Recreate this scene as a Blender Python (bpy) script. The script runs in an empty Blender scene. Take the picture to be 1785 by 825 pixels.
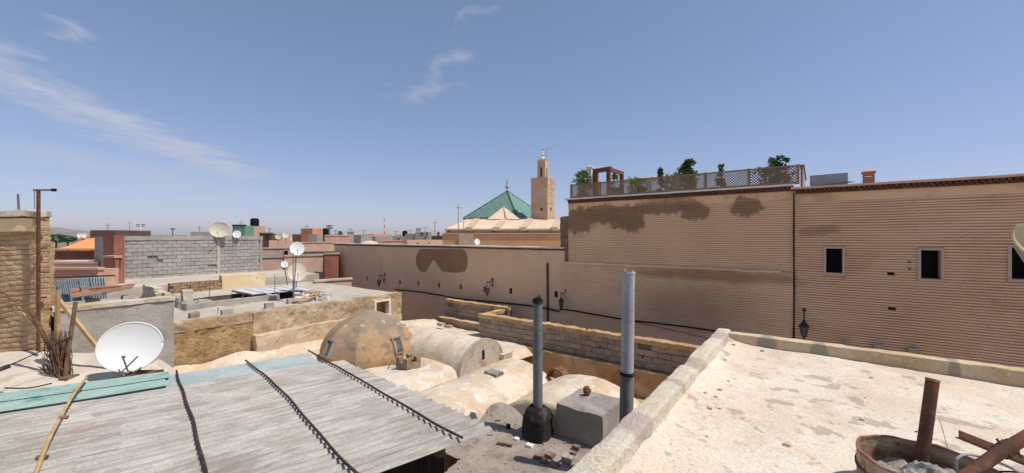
import bpy, bmesh, math, random
from mathutils import Vector, Matrix, noise
random.seed(11)
rnd = random.random
def ru(a, b): return a + (b - a) * random.random()

# ------------------------------------------------------------------ camera, sky, sun, exposure
SC = bpy.context.scene
COL = SC.collection
EYE = 1.5
F = 700.0                                   # focal length in photo pixels (1785 wide)
cam = bpy.data.objects.new('camera', bpy.data.cameras.new('camera'))
COL.objects.link(cam)
cam.location = (0, 0, EYE)
cam.rotation_euler = (math.radians(90), 0, 0)
cam.data.sensor_width = 36.0
cam.data.lens = 36.0 * F / 1785.0
cam.data.clip_start = 0.05
cam.data.clip_end = 60000
SC.camera = cam

SUN_AZ, SUN_EL = 110.0, 61.0                # azimuth clockwise from the viewing direction (+Y)
sx, sy = math.sin(math.radians(SUN_AZ)), math.cos(math.radians(SUN_AZ))
sdir = Vector((sx * math.cos(math.radians(SUN_EL)), sy * math.cos(math.radians(SUN_EL)), math.sin(math.radians(SUN_EL))))
sun = bpy.data.objects.new('sun', bpy.data.lights.new('sun', 'SUN'))
COL.objects.link(sun)
sun.data.energy = 3.35
sun.data.angle = math.radians(0.53)
sun.data.color = (1.0, 0.945, 0.86)
sun.rotation_euler = sdir.to_track_quat('Z', 'Y').to_euler()
sun.location = (20, -10, 40)

world = bpy.data.worlds.new('World')
SC.world = world
world.use_nodes = True
wn, wl = world.node_tree.nodes, world.node_tree.links
wn.clear()
w_out = wn.new('ShaderNodeOutputWorld')
w_bg = wn.new('ShaderNodeBackground')
w_bg.inputs['Strength'].default_value = 0.15
sky = wn.new('ShaderNodeTexSky')
sky.sky_type = 'NISHITA'
sky.sun_disc = False
sky.sun_elevation = math.radians(SUN_EL)
sky.sun_rotation = math.radians(SUN_AZ)
sky.altitude = 450
sky.air_density = 1.0
sky.dust_density = 0.5
sky.ozone_density = 1.0
def wmath(op, a, b=None, c=None, clamp=False):
    n = wn.new('ShaderNodeMath'); n.operation = op; n.use_clamp = clamp
    for i, x in enumerate((a, b, c)):
        if x is None: continue
        if isinstance(x, (int, float)): n.inputs[i].default_value = x
        else: wl.new(x, n.inputs[i])
    return n.outputs[0]
tc = wn.new('ShaderNodeTexCoord')
sep = wn.new('ShaderNodeSeparateXYZ'); wl.new(tc.outputs['Generated'], sep.inputs[0])
zc = wmath('MAXIMUM', sep.outputs[2], 0.02)
px0 = wmath('DIVIDE', sep.outputs[0], zc)   # where the ray meets a cloud deck one unit overhead
py0 = wmath('DIVIDE', sep.outputs[1], zc)
comb = wn.new('ShaderNodeCombineXYZ'); wl.new(px0, comb.inputs[0]); wl.new(py0, comb.inputs[1])
def wnoise(scale, detail, rough, stretch, rot=0.0, loc=0.0):
    m = wn.new('ShaderNodeMapping'); m.inputs['Scale'].default_value = stretch; m.inputs['Rotation'].default_value = (0, 0, rot); m.inputs['Location'].default_value = (loc, loc*.7, 0)
    wl.new(comb.outputs[0], m.inputs[0])
    n = wn.new('ShaderNodeTexNoise'); n.inputs['Scale'].default_value = scale
    n.inputs['Detail'].default_value = detail; n.inputs['Roughness'].default_value = rough
    n.inputs['Distortion'].default_value = 0.5
    wl.new(m.outputs[0], n.inputs['Vector'])
    return n.outputs['Fac']
n_wisp = wnoise(3.2, 10, 0.66, (1.35, 0.8, 1), 0.25)
n_big = wnoise(1.1, 5, 0.55, (1, 1, 1), 0, 4.0)
wx, wy = wnoise(1.6, 4, 0.55, (1, 1, 1), 0, 9.0), wnoise(1.6, 4, 0.55, (1, 1, 1), 0, 17.0)
px = wmath('ADD', px0, wmath('MULTIPLY', wmath('SUBTRACT', wx, 0.5), 0.9))
py = wmath('ADD', py0, wmath('MULTIPLY', wmath('SUBTRACT', wy, 0.5), 0.9))
def band(x0, y0, x1, y1, w0, w1):
    L = math.hypot(x1 - x0, y1 - y0); ux, uy = (x1 - x0) / L, (y1 - y0) / L
    along = wmath('DIVIDE', wmath('ADD', wmath('MULTIPLY', wmath('SUBTRACT', px, x0), ux), wmath('MULTIPLY', wmath('SUBTRACT', py, y0), uy)), L)
    across = wmath('ABSOLUTE', wmath('ADD', wmath('MULTIPLY', wmath('SUBTRACT', px, x0), -uy), wmath('MULTIPLY', wmath('SUBTRACT', py, y0), ux)))
    width = wmath('ADD', w0, wmath('MULTIPLY', along, w1 - w0))
    m = wmath('SUBTRACT', 1.0, wmath('DIVIDE', across, wmath('MAXIMUM', width, 0.05)), clamp=True)
    e0 = wmath('MULTIPLY', wmath('ADD', along, 0.3), 2.4, clamp=True)
    e1 = wmath('MULTIPLY', wmath('SUBTRACT', 1.3, along), 2.4, clamp=True)
    return wmath('MULTIPLY', m, wmath('MULTIPLY', e0, e1))
def puff(bnd, gain, cut):
    q = wmath('SUBTRACT', wmath('ADD', wmath('MULTIPLY', bnd, 0.95), wmath('ADD', wmath('MULTIPLY', n_wisp, 1.5), wmath('MULTIPLY', n_big, 0.7))), cut)
    q = wmath('MULTIPLY', q, 1.5, clamp=True)
    return wmath('MULTIPLY', wmath('MULTIPLY', q, wmath('MULTIPLY', bnd, 3.0, clamp=True)), gain)
b1 = band(-2.95, 1.9, -4.6, 7.0, 0.58, 1.15)
b2 = band(-5.4, 4.4, -7.0, 10.0, 1.2, 2.2)
b3 = band(-0.84, 3.0, -0.30, 2.15, 0.26, 0.2)
b4 = band(-0.28, 1.86, 0.06, 1.86, 0.16, 0.13)
b5 = band(-2.35, 1.9, -2.05, 1.88, 0.22, 0.16)
cl = puff(b1, 0.80, 1.44)
for bb, gg, cc in ((b2, 0.38, 1.38), (b3, 0.42, 1.56), (b4, 0.34, 1.55), (b5, 0.5, 1.45)):
    cl = wmath('MAXIMUM', cl, puff(bb, gg, cc))
spr = wn.new('ShaderNodeSeparateColor'); wl.new(sky.outputs[0], spr.inputs[0])
cmb = wn.new('ShaderNodeCombineColor')      # hazy summer sky: flatten the horizon's glare, keep the blue overhead
for i, (gn, gm) in enumerate(((0.83, 0.70), (0.935, 0.63), (0.955, 0.75))):
    wl.new(wmath('MULTIPLY', wmath('POWER', wmath('MAXIMUM', spr.outputs[i], 0.0), gm), gn), cmb.inputs[i])
mixc = wn.new('ShaderNodeMix'); mixc.data_type = 'RGBA'
wl.new(cl, mixc.inputs['Factor']); wl.new(cmb.outputs[0], mixc.inputs['A'])
mixc.inputs['B'].default_value = (2.75, 2.9, 3.4, 1)
wl.new(mixc.outputs['Result'], w_bg.inputs['Color'])
wl.new(w_bg.outputs[0], w_out.inputs['Surface'])

SC.view_settings.view_transform = 'Standard'
SC.view_settings.look = 'None'
SC.view_settings.exposure = 0.36
SC.view_settings.gamma = 1.0
SC.view_settings.use_curve_mapping = False
SC.cycles.max_bounces = 6
SC.cycles.diffuse_bounces = 4
SC.cycles.use_denoising = True

# ------------------------------------------------------------------ frames
ANG = math.radians(-37.0)                   # the old town's street grid: local x runs along the alley, local y across it
E1 = Vector((math.cos(ANG), math.sin(ANG), 0)); E2 = Vector((-math.sin(ANG), math.cos(ANG), 0))
def G(s, t, z=0): return Vector((E1.x * s + E2.x * t, E1.y * s + E2.y * t, z))
def S(p): return (p.x * E1.x + p.y * E1.y, p.x * E2.x + p.y * E2.y, p.z)
def P(u, v, Y): return Vector(((u - 892.5) / F * Y, Y, EYE - (v - 412) / F * Y))      # design point at a distance
def PZ(u, v, z): return P(u, v, (EYE - z) * F / (v - 412))                            # design point on a level
def on_t(u, t):                             # s where the line of sight u meets an alley-parallel plane t
    a = (u - 892.5) / F
    return (a * E2.y * t - E2.x * t) / (E1.x - a * E1.y)
def on_s(u, s):
    a = (u - 892.5) / F
    return (a * E1.y * s - E1.x * s) / (E2.x - a * E2.y)
def zat(u, v, p): return EYE - (v - 412) / F * p.y

# ------------------------------------------------------------------ mesh collector
BASE = {}
class MB:
    def __init__(self): self.v = []; self.f = []
    def add(self, vs, fs):
        o = len(self.v); self.v += [tuple(p) for p in vs]; self.f += [tuple(i + o for i in f) for f in fs]; return self
    def poly(self, pts): return self.add(pts, [tuple(range(len(pts)))])
    def box(self, x0, x1, y0, y1, z0, z1):
        return self.add([(x0,y0,z0),(x1,y0,z0),(x1,y1,z0),(x0,y1,z0),(x0,y0,z1),(x1,y0,z1),(x1,y1,z1),(x0,y1,z1)],
                        [(0,3,2,1),(4,5,6,7),(0,1,5,4),(1,2,6,5),(2,3,7,6),(3,0,4,7)])
    def bar(self, a, b, w, h, up=(0,0,1)):
        a, b = Vector(a), Vector(b); d = (b - a).normalized(); upv = Vector(up)
        if abs(d.dot(upv)) > 0.98: upv = Vector((0,1,0))
        r = d.cross(upv).normalized() * w / 2; n = r.cross(d).normalized() * h / 2
        return self.add([a-r-n,a+r-n,a+r+n,a-r+n,b-r-n,b+r-n,b+r+n,b-r+n],
                        [(0,1,2,3),(7,6,5,4),(0,4,5,1),(1,5,6,2),(2,6,7,3),(3,7,4,0)])
    def tube(self, path, r, n=8, caps=True):
        path = [Vector(p) for p in path]; m = len(path); rs = r if isinstance(r, (list, tuple)) else [r] * m
        vs = []; fs = []; ref = None
        for i, p in enumerate(path):
            d = (path[min(i+1, m-1)] - path[max(i-1, 0)]).normalized()
            if ref is None: ref = Vector((0,0,1)) if abs(d.z) < 0.9 else Vector((1,0,0))
            x = d.cross(ref).normalized(); y = d.cross(x).normalized(); ref = ref if abs(d.dot(ref)) < 0.95 else x
            for k in range(n):
                a = 2*math.pi*k/n; vs.append(p + (x*math.cos(a) + y*math.sin(a)) * rs[i])
        for i in range(m-1):
            for k in range(n):
                k2 = (k+1) % n; fs.append((i*n+k, i*n+k2, (i+1)*n+k2, (i+1)*n+k))
        if caps: fs += [tuple(range(n))[::-1], tuple(range((m-1)*n, m*n))]
        return self.add(vs, fs)
    def lathe(self, prof, c=(0,0,0), n=16, mat=None, a0=0.0, cap=True):
        mat = mat or Matrix.Identity(3); c = Vector(c); vs = []; fs = []; m = len(prof)
        for r, z in prof:
            for k in range(n):
                a = a0 + 2*math.pi*k/n; vs.append(c + mat @ Vector((r*math.cos(a), r*math.sin(a), z)))
        for i in range(m-1):
            for k in range(n):
                k2 = (k+1) % n; fs.append((i*n+k, i*n+k2, (i+1)*n+k2, (i+1)*n+k))
        if cap: fs += [tuple(range(n))[::-1], tuple(range((m-1)*n, m*n))]
        return self.add(vs, fs)
    def grid(self, fn, nu, nv, keep=None):
        vs = [fn(i/nu, j/nv) for j in range(nv+1) for i in range(nu+1)]; fs = []
        for j in range(nv):
            for i in range(nu):
                if keep and not keep((i+.5)/nu, (j+.5)/nv): continue
                a = j*(nu+1)+i; fs.append((a, a+1, a+nu+2, a+nu+1))
        return self.add(vs, fs)
    def rbox(self, x0, x1, y0, y1, z0, z1, step=0.1, amp=0.02, freq=3.0, seed=0.0):
        lo, hi = (x0,y0,z0), (x1,y1,z1); off = Vector((seed*13.7, seed*7.1, seed*3.3))
        def disp(p):
            p = Vector(p); q = (p + off) * freq
            return p + (noise.noise_vector(q) + noise.noise_vector(q*2.7)*0.45) * amp
        cnt = [max(1, int(round((hi[i]-lo[i])/step))) for i in range(3)]
        for ax in range(3):
            a, b = (ax+1) % 3, (ax+2) % 3
            for side in (0, 1):
                def fn(i, j):
                    p = [0,0,0]; p[ax] = hi[ax] if side else lo[ax]
                    p[a] = lo[a] + (hi[a]-lo[a])*i; p[b] = lo[b] + (hi[b]-lo[b])*j
                    return disp(p)
                self.grid(fn, cnt[a], cnt[b])
        return self
    def build(self, name, mat, parent=None, label=None, cat=None, base=None, grid=True, smooth=False, group=None, kind=None, weld=False, recalc=True):
        if parent is not None: base, grid = BASE[parent.name]
        else: base = Vector(base if base is not None else (0,0,0))
        me = bpy.data.meshes.new(name)
        me.from_pydata([(p[0]-base[0], p[1]-base[1], p[2]-base[2]) for p in self.v], [], self.f)
        if weld or recalc:
            bm = bmesh.new(); bm.from_mesh(me)
            if weld: bmesh.ops.remove_doubles(bm, verts=bm.verts, dist=0.0008)
            if recalc: bmesh.ops.recalc_face_normals(bm, faces=bm.faces)
            bm.to_mesh(me); bm.free()
        if smooth:
            me.polygons.foreach_set('use_smooth', [True]*len(me.polygons))
            if smooth != 'all': 
                try: me.set_sharp_from_angle(angle=math.radians(smooth if smooth is not True else 38))
                except Exception: pass
        me.materials.append(mat); me.update()
        o = bpy.data.objects.new(name, me); COL.objects.link(o)
        if parent is not None: o.parent = parent
        else: place(o, base, grid)
        BASE[o.name] = (base, grid)
        meta(o, label, cat, group, kind)
        return o
def place(o, base, grid):
    o.location = G(*base) if grid else base
    if grid: o.rotation_euler = (0, 0, ANG)
def meta(o, label=None, cat=None, group=None, kind=None):
    if label: o['label'] = label
    if cat: o['category'] = cat
    if group: o['group'] = group
    if kind: o['kind'] = kind
def thing(name, label, cat, base, grid=True, group=None):
    o = bpy.data.objects.new(name, None); COL.objects.link(o); o.empty_display_size = 0.2
    base = Vector(base); place(o, base, grid); BASE[o.name] = (base, grid)
    meta(o, label, cat, group)
    return o
def piece(name, me, parent, loc, rz=0.0, scale=(1,1,1)):
    o = bpy.data.objects.new(name, me); COL.objects.link(o); o.parent = parent
    b = BASE[parent.name][0]; o.location = (loc[0]-b[0], loc[1]-b[1], loc[2]-b[2])
    o.rotation_euler = (0, 0, rz); o.scale = scale
    return o
def copy_tree(o, parent=None):
    c = o.copy(); COL.objects.link(c); c.parent = parent
    for ch in list(o.children): copy_tree(ch, c)
    return c

# ------------------------------------------------------------------ materials
def M(name, base, rough=0.92, layers=(), bump=(), rand=0.0, spec=0.15, metal=0.0, ells=(), fine=0.0, alpha=None, zgrad=None):
    m = bpy.data.materials.new(name); m.use_nodes = True
    nt = m.node_tree; N, L = nt.nodes, nt.links
    bs = N['Principled BSDF']
    bs.inputs['Roughness'].default_value = rough; bs.inputs['Specular IOR Level'].default_value = spec; bs.inputs['Metallic'].default_value = metal
    co = N.new('ShaderNodeTexCoord').outputs['Object']
    info = N.new('ShaderNodeObjectInfo')
    def coords(stretch=(1,1,1), off=0.0):
        mp = N.new('ShaderNodeMapping'); mp.inputs['Scale'].default_value = stretch[:3]
        src = co
        if len(stretch) > 3:                 # streaks that run along a turned direction
            vr = N.new('ShaderNodeVectorRotate'); vr.rotation_type = 'Z_AXIS'; vr.inputs['Angle'].default_value = stretch[3]; L.new(co, vr.inputs['Vector']); src = vr.outputs[0]
        L.new(src, mp.inputs[0])
        if off == 'rand':
            va = N.new('ShaderNodeVectorMath'); va.operation = 'SCALE'; va.inputs[0].default_value = (37, 19, 53)
            L.new(info.outputs['Random'], va.inputs['Scale']); L.new(va.outputs[0], mp.inputs['Location'])
        else: mp.inputs['Location'].default_value = (off, off*1.7, off*0.6)
        return mp.outputs[0]
    def nz(scale, detail=5, stretch=(1,1,1), off=0.0, rgh=0.6):
        n = N.new('ShaderNodeTexNoise'); n.inputs['Scale'].default_value = scale; n.inputs['Detail'].default_value = detail
        n.inputs['Roughness'].default_value = rgh
        L.new(coords(stretch, 'rand' if rand else off), n.inputs['Vector']); return n.outputs['Fac']
    def mrange(x, lo, hi, a=0.0, b=1.0):
        r = N.new('ShaderNodeMapRange'); r.interpolation_type = 'SMOOTHSTEP'
        r.inputs['From Min'].default_value = lo; r.inputs['From Max'].default_value = hi; r.inputs['To Min'].default_value = a; r.inputs['To Max'].default_value = b
        L.new(x, r.inputs['Value']); return r.outputs['Result']
    def mth(op, a, b):
        n = N.new('ShaderNodeMath'); n.operation = op
        for i, x in enumerate((a, b)):
            if isinstance(x, (int, float)): n.inputs[i].default_value = x
            else: L.new(x, n.inputs[i])
        return n.outputs[0]
    def mix(fac, a, b, mode='MIX'):
        n = N.new('ShaderNodeMix'); n.data_type = 'RGBA'; n.blend_type = mode
        if isinstance(fac, (int, float)): n.inputs['Factor'].default_value = fac
        else: L.new(fac, n.inputs['Factor'])
        for k, x in (('A', a), ('B', b)):
            if isinstance(x, tuple): n.inputs[k].default_value = (*x, 1)
            else: L.new(x, n.inputs[k])
        return n.outputs['Result']
    cur = base
    for i, ly in enumerate(layers):
        c, scale, lo, hi = ly[:4]; fac = ly[4] if len(ly) > 4 else 1.0; st = ly[5] if len(ly) > 5 else (1,1,1); det = ly[6] if len(ly) > 6 else 6
        f = mrange(nz(scale, det, st, 3.1*i+1), lo, hi, 0, fac)
        cur = mix(f, cur, c)
    for i, (c, cen, rad, soft, nscale, namp, fac) in enumerate(ells):      # stains with a shape of their own
        sb = N.new('ShaderNodeVectorMath'); sb.operation = 'SUBTRACT'; L.new(co, sb.inputs[0]); sb.inputs[1].default_value = cen
        dv = N.new('ShaderNodeVectorMath'); dv.operation = 'DIVIDE'; L.new(sb.outputs[0], dv.inputs[0]); dv.inputs[1].default_value = rad
        ln = N.new('ShaderNodeVectorMath'); ln.operation = 'LENGTH'; L.new(dv.outputs[0], ln.inputs[0])
        d = mth('ADD', ln.outputs['Value'], mth('MULTIPLY', mth('SUBTRACT', nz(nscale, 7, (1,1,1), 5*i, 0.65), 0.5), namp))
        cur = mix(mrange(d, 1-soft, 1+soft, fac, 0.0), cur, c)
    if fine:
        cur = mix(1.0, cur, mix(mrange(nz(60, 3), 0.3, 0.7), (1-fine,)*3, (1+fine*0.6,)*3), 'MULTIPLY')
    if rand:
        cur = mix(1.0, cur, mix(info.outputs['Random'], (1-rand,)*3, (1+rand,)*3), 'MULTIPLY')
    if isinstance(cur, tuple): bs.inputs['Base Color'].default_value = (*cur, 1)
    else: L.new(cur, bs.inputs['Base Color'])
    prev = None
    for i, bp in enumerate(bump):
        scale, strength, dist = bp[:3]; st = bp[3] if len(bp) > 3 else (1,1,1)
        b = N.new('ShaderNodeBump'); b.inputs['Strength'].default_value = strength; b.inputs['Distance'].default_value = dist
        L.new(nz(scale, 8, st, 11*i+2, 0.65), b.inputs['Height'])
        if prev: L.new(prev, b.inputs['Normal'])
        prev = b.outputs[0]
    if prev: L.new(prev, bs.inputs['Normal'])
    return m

CREAM = M('cream_plaster', (.57,.455,.325), layers=[((.66,.57,.45),1.1,.42,.58), ((.60,.39,.22),0.8,.54,.66,.75), ((.44,.37,.30),2.4,.54,.66,.7,(1,.5,1)), ((.34,.285,.235),6,.60,.68,.6), ((.74,.69,.61),4,.57,.66,.7)], bump=[(6,.35,.05),(45,.3,.01)], fine=.10)
ROOF = M('flaking_roof_paint', (.67,.55,.425), layers=[((.72,.63,.51),1.1,.40,.60), ((.68,.49,.30),0.6,.52,.68,.6), ((.58,.455,.35),1.7,.52,.64,.6), ((.36,.295,.24),3.4,.58,.61,.7,(1,1,1),10), ((.45,.36,.29),9,.60,.64,.6,(1,1,1),9), ((.74,.67,.56),5,.57,.66,.5), ((.40,.33,.28),30,.62,.66,.6)], bump=[(3,.25,.05),(26,.5,.02),(110,.45,.006)], fine=.16)
PARAPET = M('weathered_parapet', (.55,.46,.34), layers=[((.64,.57,.46),1.6,.42,.60), ((.50,.36,.20),1.8,.55,.68,.7), ((.32,.28,.24),3,.59,.64,.7,(1,1,.4)), ((.68,.64,.56),8,.57,.65,.7), ((.30,.25,.20),22,.61,.66,.6)], bump=[(9,.6,.04),(45,.7,.02)], fine=.2)
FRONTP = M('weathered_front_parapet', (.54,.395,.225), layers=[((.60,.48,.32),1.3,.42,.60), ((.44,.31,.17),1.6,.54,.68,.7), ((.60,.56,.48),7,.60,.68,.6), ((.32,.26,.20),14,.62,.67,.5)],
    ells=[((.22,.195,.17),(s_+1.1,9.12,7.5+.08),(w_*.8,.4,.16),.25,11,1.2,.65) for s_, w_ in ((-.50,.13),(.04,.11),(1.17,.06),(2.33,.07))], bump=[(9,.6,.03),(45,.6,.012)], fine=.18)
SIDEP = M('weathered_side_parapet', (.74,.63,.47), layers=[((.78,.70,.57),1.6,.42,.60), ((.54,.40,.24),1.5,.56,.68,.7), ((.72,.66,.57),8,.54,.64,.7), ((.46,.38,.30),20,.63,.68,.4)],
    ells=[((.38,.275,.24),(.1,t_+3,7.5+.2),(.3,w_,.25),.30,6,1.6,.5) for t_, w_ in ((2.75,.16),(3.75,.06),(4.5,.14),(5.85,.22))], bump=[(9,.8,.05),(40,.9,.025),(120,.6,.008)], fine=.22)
DIRT = M('dusty_roof', (.31,.255,.21), layers=[((.37,.31,.26),1.4,.42,.60), ((.21,.17,.145),2.6,.53,.66,.8), ((.44,.38,.32),9,.60,.67,.6), ((.11,.095,.10),1.9,.64,.70,.8), ((.22,.17,.14),18,.60,.66,.6)], bump=[(8,.6,.05),(50,.5,.015)], fine=.2)
DOME = M('dome_plaster', (.40,.27,.165), layers=[((.50,.31,.165),1.1,.42,.58), ((.25,.19,.14),1.3,.47,.62,.8), ((.17,.135,.11),4.5,.56,.68,.55), ((.50,.42,.32),6,.61,.68,.5)], ells=[((.235,.20,.165),(0,0,1.55),(1.15,1.15,.8),.5,2.5,1.0,.55)], bump=[(5,.3,.04),(40,.4,.01)], fine=.14)
OCHRE = M('ochre_earth_wall', (.46,.29,.145), layers=[((.58,.42,.25),1.1,.45,.63), ((.30,.18,.10),1.7,.56,.70,.8), ((.20,.14,.10),4,.60,.68,.6), ((.66,.56,.42),3.3,.62,.70,.7)], bump=[(6,.7,.07),(30,.6,.02)], fine=.15)
EARTHP = M('weathered_earth_plaster', (.46,.315,.18), layers=[((.60,.46,.30),1.3,.43,.58), ((.36,.225,.12),1.6,.52,.66,.8), ((.25,.205,.165),2.6,.53,.62,.75,(1,1,1.6)), ((.66,.57,.45),2.8,.58,.65,.75,(1,1,.5)), ((.20,.155,.12),8,.58,.65,.65)], bump=[(6,.8,.07),(28,.8,.025)], fine=.2)
RUBBLE = M('rubble_earth_wall', (.42,.27,.14), layers=[((.56,.38,.20),2.2,.44,.60), ((.20,.12,.07),7,.56,.63,.85,(1,1,1.6)), ((.62,.50,.36),3,.62,.70,.6)], bump=[(9,.9,.10,(1,1,1.6)),(34,.7,.03)], fine=.2)
YELLOW = M('yellow_limewash', (.72,.56,.33), layers=[((.76,.66,.46),1.4,.45,.65), ((.50,.36,.2),3,.60,.70,.6)], bump=[(8,.3,.03)], fine=.08)
ADOBE = M('mud_brick', (.47,.31,.175), layers=[((.56,.41,.25),1.6,.45,.62,.9,(1,1,2)), ((.44,.22,.10),2.2,.54,.68,.7,(1,1,2)), ((.30,.23,.17),5,.60,.68,.5)], bump=[(11,.8,.05,(1,1,2)),(50,.6,.012)], fine=.18, rand=.06)
CEMENT = M('grey_cement_render', (.36,.325,.28), layers=[((.42,.385,.335),1.2,.42,.62), ((.27,.24,.21),2.4,.54,.68,.7), ((.20,.18,.16),6,.62,.70,.5,(1,1,.6))], bump=[(7,.6,.05),(40,.5,.012)], fine=.12)
BLOCK = M('concrete_block', (.37,.345,.315), layers=[((.42,.395,.365),6,.45,.62), ((.28,.255,.23),3,.56,.70,.6)], bump=[(40,.5,.01)], rand=.13, fine=.12)
BLOCKB = M('tan_concrete_block', (.30,.24,.19), layers=[((.36,.285,.225),5,.45,.62), ((.20,.15,.115),3,.56,.70,.6)], bump=[(40,.5,.01)], rand=.16, fine=.14)
MORTAR = M('mortar', (.30,.27,.235), layers=[((.36,.325,.285),3,.45,.65), ((.16,.13,.11),6,.56,.66,.7)], bump=[(20,.6,.02)], fine=.15)
MORTARB = M('brown_mortar', (.19,.14,.105), layers=[((.26,.19,.14),3,.45,.65), ((.10,.07,.05),6,.56,.66,.7)], bump=[(20,.6,.02)], fine=.15)
TW = 15.0
def wl_(u, v):                              # a spot on the alley wall, in that wall's own coordinates
    s = on_t(u, TW); p = G(s, TW); return s, zat(u, v, p)
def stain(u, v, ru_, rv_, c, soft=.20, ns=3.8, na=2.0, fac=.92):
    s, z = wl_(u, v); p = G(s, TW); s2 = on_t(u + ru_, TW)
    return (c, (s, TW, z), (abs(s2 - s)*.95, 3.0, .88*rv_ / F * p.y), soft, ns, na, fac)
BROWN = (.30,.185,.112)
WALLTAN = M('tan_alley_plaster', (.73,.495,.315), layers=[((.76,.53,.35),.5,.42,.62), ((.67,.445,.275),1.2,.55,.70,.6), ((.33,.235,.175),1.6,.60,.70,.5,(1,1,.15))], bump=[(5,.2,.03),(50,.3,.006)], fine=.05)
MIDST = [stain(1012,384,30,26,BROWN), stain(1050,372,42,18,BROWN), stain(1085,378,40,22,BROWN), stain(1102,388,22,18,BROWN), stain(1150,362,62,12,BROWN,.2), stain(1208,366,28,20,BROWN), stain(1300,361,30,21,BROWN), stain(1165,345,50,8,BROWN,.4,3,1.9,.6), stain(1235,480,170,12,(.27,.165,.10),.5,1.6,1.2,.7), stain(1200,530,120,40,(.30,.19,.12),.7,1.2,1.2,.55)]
RIB = M('ribbed_brick_render', (.745,.51,.325), layers=[((.78,.555,.37),.45,.42,.60), ((.67,.44,.265),.9,.54,.70,.7), ((.44,.29,.195),.6,.58,.72,.55,(1,1,.3))], ells=MIDST, bump=[(14,.5,.015),(60,.4,.006)], fine=.08)
RIBJ = M('ribbed_wall_joint', (.58,.37,.215), layers=[((.64,.425,.25),.6,.42,.62)], ells=MIDST, bump=[(30,.4,.01)])
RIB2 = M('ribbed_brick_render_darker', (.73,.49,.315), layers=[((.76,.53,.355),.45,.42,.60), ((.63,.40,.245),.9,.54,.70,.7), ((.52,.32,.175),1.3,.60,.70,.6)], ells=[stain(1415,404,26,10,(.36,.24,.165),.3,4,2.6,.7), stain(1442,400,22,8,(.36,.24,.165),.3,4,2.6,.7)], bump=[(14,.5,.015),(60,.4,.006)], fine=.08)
BANDM = M('wall_top_band', (.74,.50,.31), layers=[((.42,.29,.205),.8,.48,.64,.7)], bump=[(12,.3,.01)], ells=MIDST)
PATCH = M('brown_repair_render', (.31,.18,.095), layers=[((.34,.205,.115),1.1,.44,.62)], bump=[(25,.3,.008)])
COPING = M('white_coping', (.74,.66,.56), layers=[((.62,.5,.4),3,.5,.65,.6)], bump=[(20,.3,.01)])
PINKCOP = M('pink_coping', (.66,.42,.31), layers=[((.56,.34,.24),3,.5,.65,.6)], bump=[(20,.3,.01)])
TILEB = M('dark_brick_tiles', (.105,.058,.042), layers=[((.16,.09,.065),9,.45,.62), ((.08,.045,.035),5,.56,.68,.7)], bump=[(40,.4,.01)])
FRAMEG = M('grey_window_surround', (.50,.40,.33), layers=[((.42,.34,.28),5,.5,.66,.6)], bump=[(40,.3,.006)])
DARK = M('dark_room', (.012,.010,.010), rough=.6)
PANE = M('unlit_opening', (.008,.008,.009), rough=.4, spec=.08)  # near-black colour paints in the unlit inside of the window openings
VOID = M('shadowed_masonry', (.10,.075,.06), layers=[((.14,.11,.09),2,.45,.62)])
IRON = M('black_iron', (.018,.017,.017), rough=.55, spec=.4)
LGLASS = M('lantern_glass', (.10,.10,.10), rough=.25, spec=.5)
CABLE = M('black_cable', (.012,.012,.013), rough=.6)
GALV = M('galvanised_pipe', (.37,.37,.365), rough=.65, spec=.25, metal=.05, layers=[((.44,.44,.435),1.5,.45,.62), ((.11,.11,.11),1.2,.55,.68,.8,(1,1,.35))], bump=[(9,.15,.01)])
GALV1 = M('smoked_galvanised_pipe', (.15,.153,.158), rough=.65, spec=.25, metal=.1, layers=[((.20,.205,.21),1.5,.45,.62), ((.07,.068,.065),1.3,.52,.66,.85,(1,1,.35))], bump=[(9,.15,.01)])
SOOT = M('sooty_pipe_crown', (.03,.028,.027), layers=[((.10,.095,.09),6,.5,.66)], bump=[(20,.5,.01)])
SOOTB = M('soot_blackened_masonry', (.035,.030,.028), layers=[((.085,.075,.068),4,.52,.66), ((.018,.016,.016),3,.55,.66,.8)], bump=[(9,.9,.05),(40,.6,.02)])
SMOKEB = M('smoke_stained_cement', (.28,.245,.215), layers=[((.37,.33,.295),1.6,.42,.62), ((.13,.11,.095),2.4,.52,.66,.8), ((.36,.33,.30),7,.62,.70,.5)], bump=[(8,.5,.04),(40,.5,.012)], fine=.12)
RUST = M('rusty_iron', (.115,.055,.036), rough=.8, layers=[((.19,.085,.045),9,.45,.62), ((.06,.038,.03),5,.56,.68,.8)], bump=[(45,.5,.006)])
BARM = M('dark_rusted_bar', (.055,.034,.030), rough=.8, layers=[((.09,.05,.04),9,.45,.62)])
RUSTS = M('rusty_sheet', (.27,.13,.085), rough=.8, layers=[((.34,.19,.13),3,.45,.62), ((.15,.07,.05),5,.56,.68,.8), ((.45,.34,.27),4,.63,.70,.6)], bump=[(20,.4,.01)])
RDG = (.10, 1, 1, -math.radians(42.2))
TIN = M('weathered_corrugated_tin', (.375,.345,.30), rough=.8, spec=.15, metal=0, layers=[((.455,.42,.37),1.6,.42,.60), ((.30,.26,.215),1.2,.52,.68,.6), ((.25,.22,.19),26,.48,.60,.55,RDG), ((.49,.465,.425),34,.52,.62,.5,RDG), ((.20,.165,.14),4,.60,.67,.5,(.3,1,1,-.737)), ((.27,.16,.105),3,.62,.68,.45,(.3,1,1,-.737)), ((.17,.13,.11),22,.69,.73,.6)], bump=[(30,.3,.006)], rand=.05, fine=.12)
TINB = M('blue_faded_corrugated_tin', (.30,.355,.345), rough=.7, spec=.2, layers=[((.37,.41,.395),2.2,.42,.60), ((.42,.41,.385),5,.56,.66,.7)], bump=[(30,.3,.006)], fine=.12)
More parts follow.
